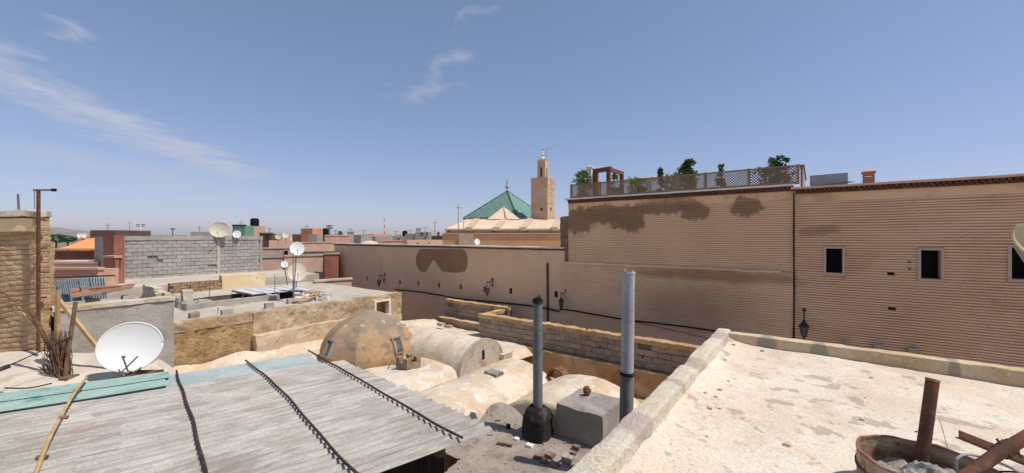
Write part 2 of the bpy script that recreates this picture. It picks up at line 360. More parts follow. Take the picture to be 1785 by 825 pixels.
GREENS = M('green_fibreglass_sheet', (.21,.325,.275), rough=.6, spec=.2, layers=[((.36,.43,.385),20,.48,.60,.6,RDG), ((.12,.22,.18),26,.53,.63,.6,RDG), ((.30,.41,.365),3,.40,.60,.9,(1,.25,1)), ((.40,.48,.44),5,.52,.66,.7,(1,.2,1)), ((.10,.23,.185),2.4,.57,.68,.8)], bump=[(30,.3,.006)], fine=.12)
CANE = M('dry_cane', (.48,.32,.14), layers=[((.56,.40,.20),8,.45,.62), ((.28,.17,.08),12,.6,.68,.7)])
WOOD = M('old_timber', (.17,.105,.065), layers=[((.25,.16,.10),4,.45,.62,.9,(6,6,.7)), ((.08,.05,.035),3,.58,.68,.8)], bump=[(30,.4,.006)], rand=.15)
SHEDW = M('shade_dark_shed_board', (.045,.030,.022), layers=[((.075,.05,.036),4,.45,.62,.9,(6,6,.7))], rand=.2)  # board colour darkened to paint in the shade under the shed roof
WOODL = M('pale_timber', (.44,.28,.13), layers=[((.52,.35,.18),6,.45,.62), ((.28,.17,.08),8,.6,.68,.7)], rand=.08)
DISHW = M('white_dish_paint', (.80,.80,.77), rough=.5, spec=.3, layers=[((.72,.72,.70),2,.5,.68,.6)], fine=.03)
DISHR = M('white_dish_paint_rust_run', (.80,.80,.77), rough=.5, spec=.3, layers=[((.74,.74,.72),2,.5,.68,.6)], ells=[((.55,.33,.11),(-.06,-.14,0),(.10,.022,.3),.5,9,1.2,.75)], fine=.03)
DISHC = M('cream_dish_paint', (.70,.64,.50), rough=.55, spec=.3, layers=[((.62,.52,.36),2.2,.46,.66,.8), ((.74,.71,.62),3,.55,.68,.7)], fine=.05)
DISHT = M('tan_dish_paint', (.55,.45,.28), rough=.55, spec=.3, layers=[((.48,.38,.22),3,.5,.66,.7)])
STEEL = M('grey_steel', (.20,.20,.21), rough=.5, spec=.4, metal=.5, layers=[((.12,.10,.09),6,.55,.68,.7)])
CLAY = M('fired_clay', (.19,.085,.05), layers=[((.27,.13,.08),8,.45,.62), ((.08,.045,.03),5,.58,.68,.8)], bump=[(30,.4,.01)])
DULLB = M('dusty_brick', (.20,.135,.105), layers=[((.28,.20,.16),8,.45,.62), ((.12,.08,.065),5,.58,.68,.8)], bump=[(30,.4,.01)])
CLAYT = M('dull_clay_trough', (.26,.185,.13), layers=[((.34,.25,.18),6,.45,.62), ((.14,.10,.07),5,.58,.68,.7)], bump=[(20,.6,.02)], fine=.15)
PINK = M('pink_render', (.56,.305,.21), layers=[((.62,.37,.27),.9,.44,.62), ((.45,.235,.155),1.4,.56,.70,.6)], bump=[(8,.3,.03)], fine=.06)
PINKP = M('pale_pink_render', (.60,.39,.29), layers=[((.64,.44,.34),.6,.44,.62), ((.5,.30,.215),1,.56,.70,.6)], bump=[(8,.3,.03)], fine=.05)
REDB = M('red_brown_render', (.27,.105,.072), layers=[((.33,.14,.10),.9,.44,.62), ((.19,.075,.055),1.6,.56,.70,.6)], bump=[(8,.3,.03)])
ORANGEH = M('orange_render', (.58,.27,.13), layers=[((.62,.33,.18),.7,.44,.62)], bump=[(8,.2,.02)])
GREYH = M('grey_block_house', (.34,.315,.285), layers=[((.40,.37,.335),1.2,.44,.62), ((.25,.225,.20),1.8,.56,.70,.6)], bump=[(8,.4,.04)])
TANH = M('tan_render', (.47,.355,.255), layers=[((.53,.42,.315),.8,.44,.62), ((.38,.27,.185),1.3,.56,.70,.6)], bump=[(8,.3,.03)])
WHITEH = M('off_white_render', (.64,.60,.54), layers=[((.54,.49,.43),1.1,.5,.66,.7)], bump=[(8,.3,.03)])
DARKH = M('dark_brown_render', (.12,.075,.06), layers=[((.17,.115,.09),1.1,.5,.66,.7)], bump=[(8,.3,.03)])
GREENH = M('green_painted_render', (.15,.29,.235), layers=[((.21,.34,.28),1.1,.5,.66,.7)])
ORWALL = M('mosque_orange_render', (.53,.31,.165), layers=[((.58,.385,.235),.16,.42,.62), ((.46,.24,.115),.22,.55,.70,.7)], bump=[(4,.3,.05)])
STONEP = M('pale_mosque_stone', (.54,.40,.285), layers=[((.58,.45,.34),.4,.44,.62), ((.44,.30,.20),.5,.56,.70,.7)], bump=[(4,.3,.05)])
STONEM = M('minaret_masonry', (.50,.35,.235), layers=[((.54,.40,.285),.5,.44,.62), ((.38,.24,.155),.45,.52,.66,.75)], bump=[(5,.4,.05)])
SAND = M('sand_tile', (.62,.47,.34), layers=[((.68,.54,.41),1.2,.44,.62), ((.50,.36,.25),1.8,.56,.70,.6)], bump=[(6,.4,.05)])
GTILE = M('green_glazed_tile', (.115,.225,.175), rough=.5, spec=.3, layers=[((.16,.285,.23),2.5,.42,.60), ((.26,.34,.28),6,.55,.65,.7), ((.07,.155,.12),4,.60,.70,.7)], bump=[(7,.4,.05)])
BRASS = M('dull_brass', (.38,.30,.16), rough=.4, metal=.6)
TENT = M('orange_awning_cloth', (.80,.33,.12), layers=[((.84,.40,.17),1,.45,.65)])
TARP = M('blue_grey_sheet', (.30,.37,.42), rough=.6, layers=[((.39,.455,.50),2,.44,.60,.9,(3,3,.5)), ((.16,.20,.24),3,.57,.68,.8), ((.48,.52,.55),6,.62,.70,.6)], bump=[(12,.4,.02)])
WHITESH = M('white_translucent_sheet', (.60,.60,.59), rough=.6, layers=[((.48,.48,.47),3,.46,.62,.8), ((.36,.35,.33),5,.58,.66,.6)])
LATT = M('lattice_timber', (.24,.17,.115), layers=[((.30,.215,.15),5,.45,.62)], rand=.05)
LEAF1 = M('leaf_green', (.10,.17,.05), rough=.6, layers=[((.15,.23,.07),6,.42,.62), ((.035,.075,.022),4,.55,.68,.8)], rand=.1)
LEAF2 = M('leaf_dark_green', (.045,.09,.04), rough=.6, layers=[((.085,.14,.058),6,.42,.62)], rand=.1)
LEAF3 = M('leaf_yellow_green', (.20,.24,.055), rough=.6, layers=[((.12,.17,.045),6,.45,.62)], rand=.1)
BARK = M('bark', (.12,.085,.06), bump=[(30,.5,.01)])
PERG = M('brown_pergola_paint', (.16,.065,.042), rough=.6)
CHIMW = M('white_chimney_paint', (.72,.70,.66), layers=[((.6,.57,.53),3,.5,.66,.6)])
CHIMO = M('orange_chimney_paint', (.62,.25,.15), layers=[((.68,.32,.20),3,.45,.65)])
GREYP = M('grey_awning_panel', (.42,.43,.43), layers=[((.37,.38,.38),1,.45,.65)])
EARTH = M('street_earth', (.24,.19,.15), layers=[((.30,.24,.19),.05,.45,.62)], bump=[(2,.3,.05)])
CITY = M('city_ground', (.54,.42,.32), layers=[((.58,.47,.37),.02,.45,.62), ((.42,.32,.24),.05,.55,.66)])
HILL = M('bare_hill', (.22,.19,.17), layers=[((.28,.24,.20),.002,.45,.62)])
STONE = M('loose_stone', (.36,.30,.24), layers=[((.45,.39,.32),6,.45,.62), ((.22,.18,.145),4,.57,.68,.7)], bump=[(20,.6,.02)], rand=.15)
RAG = M('white_rag', (.74,.72,.68), layers=[((.55,.5,.45),6,.5,.65,.7)])
BRUSH = M('dry_brown_brush', (.13,.075,.05), layers=[((.20,.12,.08),12,.45,.62)])
DARKCLOTH = M('dark_cloth', (.05,.045,.05), layers=[((.09,.085,.09),8,.45,.62)])
REDW = M('red_white_mast_red', (.34,.11,.09)); 
FILL = M('rough_grey_concrete', (.36,.325,.28), layers=[((.46,.42,.37),7,.42,.60), ((.20,.175,.15),5,.55,.66,.8), ((.55,.52,.47),20,.60,.68,.6)], bump=[(14,.9,.04),(60,.7,.012)], fine=.2)

# ------------------------------------------------------------------ setting: ground, hills
g = MB(); R = 30000
g.poly([(-R,-200,-7.5),(R,-200,-7.5),(R,R,-7.5),(-R,R,-7.5)])
g.build('ground', CITY, None, grid=False, kind='structure', recalc=False)
g = MB()
NP = 90
def hillz(x):
    u = 892.5 + F * x
    h = 4 + 12*math.exp(-((u-92)/26)**2) + 7*math.exp(-((u-142)/26)**2) + 7*math.exp(-((u+60)/60)**2) + 2.5*noise.noise(Vector((u*.03,0,0))) + 1.2*noise.noise(Vector((u*.11,4,0)))
    if u > 230: h = max(1.0, h - (u-230)*.02)
    return max(h, .6) / F * 9000
def hf(i, j):
    x = -3.2 + 3.3*i; Y = 9000 + 2500*j; prof = math.sin(math.pi*(0.08 + 0.84*min(1, j*1.0)))
    return (x*Y, Y, -7.5 + (hillz(x)*1.14 + 9) * prof + 14*noise.noise(Vector((x*60, j*9, 3))) * prof)
g.grid(hf, 200, 12)
g.build('hills', HILL, None, grid=False, kind='structure', smooth='all')
g = MB().box(-40, 14, 12.75, 15.0-.002, -7.49, -7.4)
g.build('alley_pavement', EARTH, None, kind='structure')

# ------------------------------------------------------------------ the roof we stand on
own = thing('terrace_house', 'near house with flaking cream roof terrace and low plastered parapets', 'house', (-1.1, -3, -7.5))
def floor_z(s, t):
    d1 = max(0, s + .92); d2 = max(0, 6.12 - t)
    z = .025*noise.noise(Vector((s*.9, t*.9, 0))) + .012*noise.noise(Vector((s*4, t*4, 2))) + .004*noise.noise(Vector((s*14, t*14, 2)))
    return z + .075*math.exp(-d1/.14) + .03*math.exp(-d2/.07) + .012*max(0, 2-s)
MB().grid(lambda i, j: (-1.0 + 9.2*i, -2.5 + 8.7*j, floor_z(-1.0+9.2*i, -2.5+8.7*j)), 190, 180).build('roof_floor', ROOF, own, smooth='all', recalc=False)
def side_par():
    prof_ = [(-1.10,-.5),(-1.10,.10),(-1.10,.185),(-1.088,.20),(-1.03,.205),(-.955,.203),(-.935,.19),(-.925,.12),(-.905,.05),(-.84,.0)]
    def fn(i, j):
        t = -2.5 + 8.81*i; x = j*(len(prof_)-1); k = min(int(x), len(prof_)-2); f_ = x-k
        s_ = prof_[k][0]*(1-f_)+prof_[k+1][0]*f_; z = prof_[k][1]*(1-f_)+prof_[k+1][1]*f_
        p = Vector((s_, t, z)); w = noise.noise_vector(p*2.6)*.010 + noise.noise_vector(p*11)*.006 + noise.noise_vector(p*30)*.004
        if z > .1: w.z += -.05*max(0, noise.noise(Vector((t*1.7, 3, s_*2)))-.15)*2
        return p + w
    return MB().grid(fn, 340, 36)
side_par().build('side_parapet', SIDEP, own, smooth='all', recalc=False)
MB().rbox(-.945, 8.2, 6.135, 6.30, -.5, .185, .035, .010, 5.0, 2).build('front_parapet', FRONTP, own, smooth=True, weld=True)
MB().box(-1.07, 8.2, -2.5, 6.27, -7.5, -.12).build('wall', OCHRE, own)
for k in range(26):                          # crumbs of plaster lying along the parapet foot
    s, t = (-.78+ru(-.08,.25), ru(1.9, 6)) if k < 14 else (ru(-.6, 4.5), ru(2.2, 5.9)); r = ru(.006, .02)
    z = floor_z(s, t)
    MB().rbox(s-r, s+r, t-r, t+r, z-.003, z+r, r*.8, r*.35, 30, k).build('plaster_crumb', CREAM, own, smooth=True, weld=True)

# ------------------------------------------------------------------ cut drum with pole, broken dish mount
C = Vector((2.27, 2.2, 0)); zf = .045
dr = thing('cut_steel_drum', 'rusty cut-down steel drum filled with rough concrete on the cream roof', 'drum', (C.x, C.y, zf), grid=False)
def ring(r0, r1, z0, z1, n=40, jag=0.0):
    m = MB(); vs = []; fs = []
    for k in range(n):
        a = 2*math.pi*k/n; j = jag*noise.noise(Vector((math.cos(a)*3, math.sin(a)*3, 1)))
        for r, z in ((r0, z0), (r0, z1+j), (r1, z1+j), (r1, z0)): vs.append((C.x+r*math.cos(a), C.y+r*math.sin(a), z))
    for k in range(n):
        k2 = (k+1) % n
        for i in range(4): fs.append((k*4+i, k2*4+i, k2*4+(i+1)%4, k*4+(i+1)%4))
    return m.add(vs, fs)
DRUMM = M('stained_drum_paint', (.30,.20,.125), rough=.75, layers=[((.46,.36,.25),4,.42,.60,.9,(1,1,2.5)), ((.14,.065,.04),5,.50,.64,.85,(1,1,2)), ((.09,.05,.035),12,.58,.66,.7)], bump=[(25,.5,.01)])
ring(.284, .292, zf, .266, jag=.014).build('drum_wall', DRUMM, dr, smooth=True)
ring(.281, .2955, .258, .270, jag=.014).build('rim', RUSTS, dr, smooth=True)
ring(.288, .300, .17, .185).build('rolled_hoop', RUST, dr, smooth=True)
def fillz(x, y):
    return .10 + .14*max(0, 1-math.hypot(x-.02, y+.02)/.33) + .045*noise.noise(Vector((x*9, y*9, 3))) + .026*noise.noise(Vector((x*25, y*25, 3))) + .012*noise.noise(Vector((x*60, y*60, 3))) + .10*max(0, x*.8 - y*.35)
def ff(i, j):
    r = .281*j; a = 2*math.pi*i; x, y = r*math.cos(a), r*math.sin(a); return (C.x+x, C.y+y, fillz(x, y))
MB().grid(ff, 80, 34).build('concrete_fill', FILL, dr, smooth=True, weld=True)
a, b = P(1608, 792, 2.36), P(1626, 660, 2.40)
po = thing('rusty_pole_stub', 'short rusty leaning pipe set in the concrete of the drum', 'pole', a, grid=False)
d = (b-a).normalized()
MB().tube([a-d*.05, b], .031, 16, caps=False).tube([b, a+d*.1], .026, 16, caps=False).build('pipe', RUST, po, smooth=True, recalc=False)
ring_c = MB().tube([b-d*.012, b+d*.001], .033, 16, caps=False); ring_c.build('lip', RUSTS, po, smooth=True)
MB().tube([a+d*.13-Vector((.028,0,0)), a+d*.132-Vector((.062,0,-.002))], .004, 6).build('bolt', RUST, po)
mt = thing('dish_mount', 'rusty slanted pipe with steel bracket arm and loose cables at the roof edge', 'mount', P(1690, 836, 2.04), grid=False)
MB().tube([P(1672, 838, 2.03), P(1740, 790, 2.06), P(1850, 726, 2.12)], .029, 14).build('pipe', RUST, mt, smooth=True)
A, B = P(1672, 757, 2.62), P(1830, 820, 2.16)
mm = MB().bar(A, B, .008, .055).bar(A+Vector((.012,.012,-.024)), B+Vector((.012,.012,-.024)), .05, .006); mm.build('bracket_arm', RUSTS, mt)
c0 = P(1752, 782, 2.07)
MB().tube([c0+Vector((-.028,0,-.02)), c0+Vector((.028,0,.014))], .037, 12).build('clamp', RUST, mt, smooth=True)
for k in range(2):
    MB().tube([c0+Vector((-.02+.05*k,-.045,-.02)), c0+Vector((-.02+.05*k,.02,.042))], .006, 6).build('bolt', RUST, mt)
def arc(pts, n=8):                            # smooth line through points
    pts = [Vector(p) for p in pts]; out = []
    for i in range(len(pts)-1):
        p0, p1, p2, p3 = pts[max(0,i-1)], pts[i], pts[i+1], pts[min(len(pts)-1,i+2)]
        for k in range(n):
            t = k/n; out.append(.5*((2*p1)+(p2-p0)*t+(2*p0-5*p1+4*p2-p3)*t*t+(3*p1-p0-3*p2+p3)*t**3))
    return out + [pts[-1]]
MB().tube(arc([P(1668,822,2.06), P(1668,800,2.05), P(1690,792,2.07), P(1740,806,2.1), P(1800,834,2.1)]), .0065, 6).build('cable', M('grey_cable',(.30,.30,.30)), mt, smooth='all')
MB().tube(arc([P(1700,835,2.2), P(1745,822,2.2), P(1800,826,2.15)]), .005, 6).build('cable', CABLE, mt, smooth='all')
wr = MB().tube(arc([P(1627,739,2.37), P(1634,728,2.4), P(1642,745,2.45), P(1650,775,2.5), P(1656,787,2.52)]), .0018, 5)
wr.build('thin_wire', M('pale_wire',(.35,.36,.33)), None, 'thin pale wire curling down from the rusty pole stub', 'wire', base=P(1656,787,2.52), grid=False)

# ------------------------------------------------------------------ satellite dishes
def dish(name, c, face, dia, label, mat, pole_to=None, arm=True, group='satellite dishes', tall=1.06, lnb_r=.022, depth=.09, roll=0.0):
    c = Vector(c); f = Vector(face).normalized()
    base = Vector(pole_to) if pole_to is not None else c - Vector((0,0,dia*.6))
    th = thing(name, label, 'satellite dish', base, grid=False, group=group)
    rx = Vector((0,0,1)).cross(f).normalized(); uy = f.cross(rx).normalized()
    rx, uy = rx*math.cos(roll)+uy*math.sin(roll), uy*math.cos(roll)-rx*math.sin(roll)
    m = MB(); n, k = 40, 8; vs = []; fs = []
    def pt(r, a, off): 
        return c + rx*(r*dia/2*math.cos(a)) + uy*(r*dia/2*tall*math.sin(a)) + f*(depth*dia*(r*r-1) + off)
    for off in (0, -.012):
        for j in range(k+1):
            for i in range(n): vs.append(pt(j/k, 2*math.pi*i/n, off))
    W = (k+1)*n
    for l in range(2):
        for j in range(k):
            for i in range(n):
                q = (l*W+j*n+i, l*W+j*n+(i+1)%n, l*W+(j+1)*n+(i+1)%n, l*W+(j+1)*n+i); fs.append(q if l else q[::-1])
    for i in range(n): fs.append((k*n+i, k*n+(i+1)%n, W+k*n+(i+1)%n, W+k*n+i))
    ob = m.add(vs, fs).build('reflector', mat, th, smooth=True, weld=True)
    MB().tube([pt(1, 2*math.pi*i/n, -.006) for i in range(n+1)], .012*dia+.002, 6).build('rim', mat, th, smooth='all')
    if arm:
        e = c + f*(dia*.50) - uy*(dia*.20); b0 = c - uy*(dia*tall*.49)
        MB().tube([b0 - f*.06*dia, b0 + f*.06, e], .010*dia+.004, 6).build('feed_arm', STEEL, th)
        MB().tube([e - f*.01, e - f*.07*dia - f*.03], lnb_r, 10).tube([e, e+f*.03], lnb_r*.6, 8).build('receiver_head', STEEL, th, smooth=True)
    bk = c - f*(depth*dia + .02)
    MB().tube([bk + f*.004, bk - f*.08], .06*dia, 10).build('back_bracket', STEEL, th)
    if pole_to is not None:
        top = bk - f*.07
        MB().tube([base, Vector((base.x*.15+top.x*.85, base.y*.15+top.y*.85, top.z-.12)), top], .020+.006*dia, 8).build('pole', STEEL, th)
    return th
d1 = dish('satellite_dish', P(227,604,7.3), (.52,-.82,.24), .90, 'large white dish with a rust run before the grey cement wall', DISHR, P(226,662,7.5), tall=.96)
# reposition stain coordinates: the big dish has its own small rust streak as geometry-free paint
dish('satellite_dish', P(518,433,15.7), (.50,-.82,.22), .50, 'small bluish white dish high on a thin pole above the terrace', DISHW, PZ(511,527,-1.02))
dish('satellite_dish', P(518,474,17.6), (.55,-.80,.26), .74, 'cream dish with round face low on the terrace by the pink parapet', DISHC, PZ(516,503,-1.0))
dish('satellite_dish', P(496,460,19.0), (.62,-.75,.20), .30, 'tiny white dish beside the cream one on the terrace', DISHW, PZ(501,497,-.9))
dish('satellite_dish', P(383,400,23.5), (.35,-.9,.12), 1.02, 'big stained cream dish rising above the grey block wall', DISHC, P(384,416,23.9), tall=.88, arm=True)
dish('satellite_dish', P(413,408,24.2), (.45,-.85,.2), .42, 'half hidden white dish just behind the grey block wall top', DISHW, P(413,424,24.4))
dish('satellite_dish', P(485,412,33), (.35,-.9,.15), .44, 'cream dish beside a white one on the pink far roof', DISHC, P(485,424,33.3))
dish('satellite_dish', P(498,409,34), (.25,-.95,.12), .50, 'white dish beside a cream one on the pink far roof', DISHW, P(498,424,34.3))
dish('satellite_dish', P(832,421,33), (.55,-.8,.2), .50, 'white dish behind the alley wall under the mosque', DISHW, P(834,434,33.2))
for k, (u, v) in enumerate(((139,410),(147,410))):
    dish('satellite_dish', P(u,v,44), (.25,-.96,.1), .50, ('first','second')[k] + ' of the twin white dishes above the orange awning', DISHW, P(u,v+10,44.3), arm=False)
dish('satellite_dish', P(1801,418,1.55), (-.55,-.80,.2), .09, 'tan dish edge cut by the frame beside the alley wall window', DISHT, Vector((2.75, 1.75, .02)), arm=False, tall=1.5, depth=.16, roll=.45)

# ------------------------------------------------------------------ alley wall: three sections
wl_base = (on_t(583, TW), TW, -7.5)
sL, sM, sR = on_t(583, TW), on_t(985, TW), on_t(1384, TW)
def holed(m, x0, x1, z0, z1, y0, y1, holes, step=None):     # wall slab with real openings
    xs = sorted({x0, x1, *[h[0] for h in holes], *[h[1] for h in holes]}); zs = sorted({z0, z1, *[h[2] for h in holes], *[h[3] for h in holes]})
    for a, b in zip(xs, xs[1:]):
        run = None
        for c, d in zip(zs, zs[1:]):
            cx, cz = (a+b)/2, (c+d)/2
            if any(h[0] < cx < h[1] and h[2] < cz < h[3] for h in holes):
                if run: m.box(a, b, y0, y1, run[0], run[1]); run = None
            else: run = (run[0], d) if run else (c, d)
        if run: m.box(a, b, y0, y1, run[0], run[1])
    return m
# --- long low plastered section
LW = thing('alley_wall', 'long low tan plastered alley wall with small vent holes and brown patch', 'wall', (sL, TW, -7.5), group='wall along the alley')
ztop = .98
vents = []
for (u, v) in ((640,485),(669,489),(697,492),(729,494),(765,497),(803,500),(845,504),(890,507),(969,513)):
    s, z = wl_(u, v); vents.append((s-.095, s+.095, z-.135, z+.135))
holed(MB(), sL, sM-.03, -7.5, ztop-.08, TW, TW+.4, vents).build('wall_plaster', WALLTAN, LW)
for h in vents:
    MB().box(h[0]-.03, h[1]+.03, TW+.12, TW+.16, h[2]-.03, h[3]+.03).build('vent_hole', DARK, LW)
MB().rbox(sL-.05, sM-.03, TW-.08, TW+.45, ztop, ztop+.06, .35, .012, 2, 5).build('coping', COPING, LW, smooth='all')
MB().rbox(sL-.03, sM-.03, TW-.055, TW+.42, ztop-.082, ztop-.002, .35, .008, 2, 6).build('brick_edge', TILEB, LW)
m = MB(); outline = [(732,432),(728,440),(725,450),(726,460),(730,470),(737,474.5),(743,473),(749,462),(755,453),(760,456),(765,465),(770,472),(779,474),(790,475),(803,474.5),(811,472),(815,463),(815,448),(812,439),(806,433)]
pp = [wl_(u, max(v, 434)) for u, v in outline]
m.add([(s, TW-.012, z) for s, z in pp] + [(s, TW+.01, z) for s, z in pp], [tuple(range(len(pp))), tuple(range(2*len(pp)-1, len(pp)-1, -1))] + [(i, (i+1)%len(pp), len(pp)+(i+1)%len(pp), len(pp)+i) for i in range(len(pp))])
m.build('repair_patch', PATCH, LW, label='dark brown repair patch')
s, z = wl_(611, 470); MB().bar((s, TW-.02, ztop-.3), (s+.02, TW-.02, -2.6), .06, .05, (0,1,0)).build('drain_pipe', WALLTAN, LW)
s, z = wl_(955, 500); MB().bar((s, TW-.03, wl_(955,458)[1]), (s+.02, TW-.03, -3.2), .09, .06, (0,1,0)).build('drain_pipe', TILEB, LW, label='rusty brown downpipe')
MB().box(sL+.02, sM, TW+.4, TW+9, -7.5, .45).build('roof_block', TANH, LW)
# --- high ribbed sections
def courses(s0, s1, z0, z1, pitch, y, holes, seed, prot=.012):
    m = MB(); z = z1; k = 0
    while z > z0:
        h = pitch*ru(.60,.68); zb = z - h
        spans = [(s0, s1)]
        for hh in holes:
            if hh[2] - .02 < (z+zb)/2 < hh[3] + .02:
                new = []
                for a, b in spans:
                    if hh[1] <= a or hh[0] >= b: new.append((a, b)); continue
                    if hh[0] > a: new.append((a, hh[0]))
                    if hh[1] < b: new.append((hh[1], b))
                spans = new
        for a, b in spans:
            n = max(1, int((b-a)/.32)); vs = []; fs = []
            for i in range(n+1):
                s = a + (b-a)*i/n; w = .020*noise.noise(Vector((s*.5, z*.4, seed))) + .008*noise.noise(Vector((s*2.5, z*5, seed)))
                pr = prot*max(.15, 1 + .9*noise.noise(Vector((s*.8, z*1.2, seed+9))) + .5*noise.noise(Vector((s*3, z*6, seed+9)))); er = .012*noise.noise(Vector((s*3, z*8, seed+3)))
                vs += [(s, y+.01, z+w+.004), (s, y-pr*.7, z+w-.003), (s, y-pr, z+w-h*.35), (s, y-pr*.85, zb+w+er*.5), (s, y+.01, zb+w+.004)]
            for i in range(n):
                for q in range(4): fs.append((i*5+q, (i+1)*5+q, (i+1)*5+q+1, i*5+q+1))
            m.add(vs, fs)
        z -= pitch*ru(.93,1.07); k += 1
    return m
def cornice(parent, s0, s1, zt, copmat):
    MB().rbox(s0-.1, s1, TW-.16, TW+.3, zt-.06, zt, .3, .010, 2, 7).build('coping', copmat, parent, smooth='all')
    MB().box(s0, s1, TW-.05, TW+.0, zt-.20, zt-.061).build('cornice_backing', TILEB, parent)
    m = MB()
    x = s0
    while x < s1 - .06:                      # two rows of dark clay tiles stepped under the coping
        m.add([(x,TW-.135,zt-.062),(x+.10,TW-.135,zt-.062),(x+.10,TW+.0,zt-.062),(x,TW+.0,zt-.062),(x+.02,TW-.12,zt-.135),(x+.08,TW-.12,zt-.135),(x+.08,TW+.0,zt-.135),(x+.02,TW+.0,zt-.135)],
              [(0,3,2,1),(4,5,6,7),(0,1,5,4),(1,2,6,5),(2,3,7,6),(3,0,4,7)])
        m.add([(x+.055,TW-.085,zt-.137),(x+.145,TW-.085,zt-.137),(x+.145,TW+.0,zt-.137),(x+.055,TW+.0,zt-.137),(x+.075,TW-.07,zt-.205),(x+.125,TW-.07,zt-.205),(x+.125,TW+.0,zt-.205),(x+.075,TW+.0,zt-.205)],
              [(0,3,2,1),(4,5,6,7),(0,1,5,4),(1,2,6,5),(2,3,7,6),(3,0,4,7)])
        x += .11
    m.build('cornice_tiles', TILEB, parent, kind='stuff')
ZT = 3.10
MW = thing('alley_wall', 'tall ribbed wall with peeling brown plaster below the lattice fence', 'wall', (0, 0, 0), group='wall along the alley')
sM1 = on_t(991, TW); sM0 = on_t(979, TW)
zl = .40
MB().box(sM1, sR-.02, TW+.012, TW+6, -7.5, ZT-.2).build('wall_body', RIBJ, MW)
MB().box(sM0, sR-.02, TW-.035, TW+.008, -7.5, zl).build('lower_wall_body', RIBJ, MW)
MB().rbox(sM1, sR-.02, TW-.010, TW+.010, ZT-.47, ZT-.2, .2, .006, 3, 3).build('plain_band', BANDM, MW, smooth='all')
courses(sM1, sR-.02, zl+.02, ZT-.48, .071, TW, [], 3).build('brick_courses', RIB, MW, kind='stuff', smooth=True)
courses(sM0, sR-.02, -4.2, zl-.06, .071, TW-.04, [], 5).build('lower_brick_courses', RIB, MW, kind='stuff', smooth=True)
MB().rbox(sM0-.03, sR-.33, TW-.11, TW+.01, zl-.04, zl+.03, .25, .018, 2.5, 8).build('ledge', RIB, MW, smooth='all')
cornice(MW, sM1, sR-.02, ZT, COPING)
# broken brick pier at its far end
MB().rbox(sM1-.42, sM1-.01, TW+.05, TW+.6, -.2, wl_(980,377)[1], .12, .06, 3.5, 9).build('broken_pier', M('raw_brick_pier', (.25,.155,.10), layers=[((.33,.215,.145),4,.45,.62),((.14,.085,.06),5,.56,.68,.8)], bump=[(14,.9,.05,(1,1,2.5))], fine=.2), MW, smooth='all')
RW = thing('alley_wall', 'tall darker ribbed wall with three small framed windows', 'wall', (0, 0, 0), group='wall along the alley')
wins = []
for (u0, u1, v0, v1) in ((1440,1468.5,433,475.5),(1605,1640,436,486),(1762.5,1806,431,487)):
    a, za = wl_(u0, v0); b, zb = wl_(u1, v1); zt_ = (zat(u0,v0,G(a,TW))+zat(u1,v0,G(b,TW)))/2; zb_ = (zat(u0,v1,G(a,TW))+zat(u1,v1,G(b,TW)))/2
    wins.append((a, b, zb_, zt_))
vh = []
for (u, v) in ((1553,477),(1555,538)):
    s, z = wl_(u, v); vh.append((s-.075, s+.075, z-.04, z+.04))
ZR = 2.99
holed(MB(), sR+.02, 12, -7.5, ZR-.2, TW+.012, TW+.45, wins+vh).build('wall_body', RIBJ, RW)
MB().box(sR+.02, 12, TW+.47, TW+6, -7.5, ZR-.25).build('building_core', VOID, RW)
fr = [(a-.06, b+.06, c-.07, d+.06) for a, b, c, d in wins]
courses(sR+.02, 12, -4.2, ZR-.46, .071, TW, fr+[(a-.01,b+.01,c,d) for a,b,c,d in vh], 8, .026).build('brick_courses', RIB2, RW, kind='stuff', smooth=True)
MB().rbox(sR+.02, 12, TW-.012, TW+.010, ZR-.46, ZR-.2, .2, .006, 3, 4).build('plain_band', BANDM, RW, smooth='all')
cornice(RW, sR+.02, 12, ZR, PINKCOP)
for (a, b, c, d), (a2, b2, c2, d2) in zip(wins, fr):
    w = MB().box(a2, b2, TW-.045, TW+.02, d, d2).box(a2, b2, TW-.05, TW+.02, c2, c).box(a2, a, TW-.045, TW+.02, c, d).box(b, b2, TW-.045, TW+.02, c, d).build('window', FRAMEG, RW)
    MB().box(a+.001, b-.001, TW+.30, TW+.32, c+.001, d-.001).build('pane', PANE, w)
for (a, b, c, d) in vh: MB().box(a-.02, b+.02, TW+.2, TW+.22, c-.02, d+.02).build('vent_hole', DARK, RW)
for (u, v) in ((1585,456),(1585,468)):
    s, z = wl_(u, v); MB().box(s-.02, s+.02, TW-.05, TW+.01, z-.02, z+.02).build('bracket_stub', TILEB, RW)
# vertical cable at the joint between the two ribbed walls, cable runs below
def strand(pts, r, name, label, mat=CABLE, n=6, parts=10):
    q = arc(pts, parts); MB().tube(q, r, n).build(name, mat, None, label, 'cable', base=pts[0], grid=False, smooth='all')
strand([G(sR-.0, TW-.05, ZR-.1), G(sR-.01, TW-.05, 1.2), G(sR+.015, TW-.06, 0), G(sR-.02, TW-.06, -2), G(sR-.0, TW-.05, -4)], .014, 'wall_cable', 'thin dark cable running down the joint of the two ribbed walls')
q = []
for k, u in enumerate((690,740,800,860,930,976)):
    s = on_t(u, TW); q.append(G(s, TW-.07, -1.66+.05*math.sin(k*2.1)))
strand(q, .035, 'wall_cable', 'thick black cable bundle strung along the plastered alley wall')
q = []
for k, u in enumerate((979,1000,1050,1100,1160,1240,1330)):
    s = on_t(u, TW); q.append(G(s, TW-.18, -1.58-.02*k+.03*math.sin(k*1.7)))
strand(q, .032, 'wall_cable', 'thick black cable bundle strung along the ribbed alley wall')
strand([q[3]+Vector((0,0,-.02)), q[5]+Vector((0,-.1,-.28)), q[6]+Vector((.3,-.4,-.45))], .010, 'wall_cable', 'thin sagging cable hanging below the ribbed wall bundle')

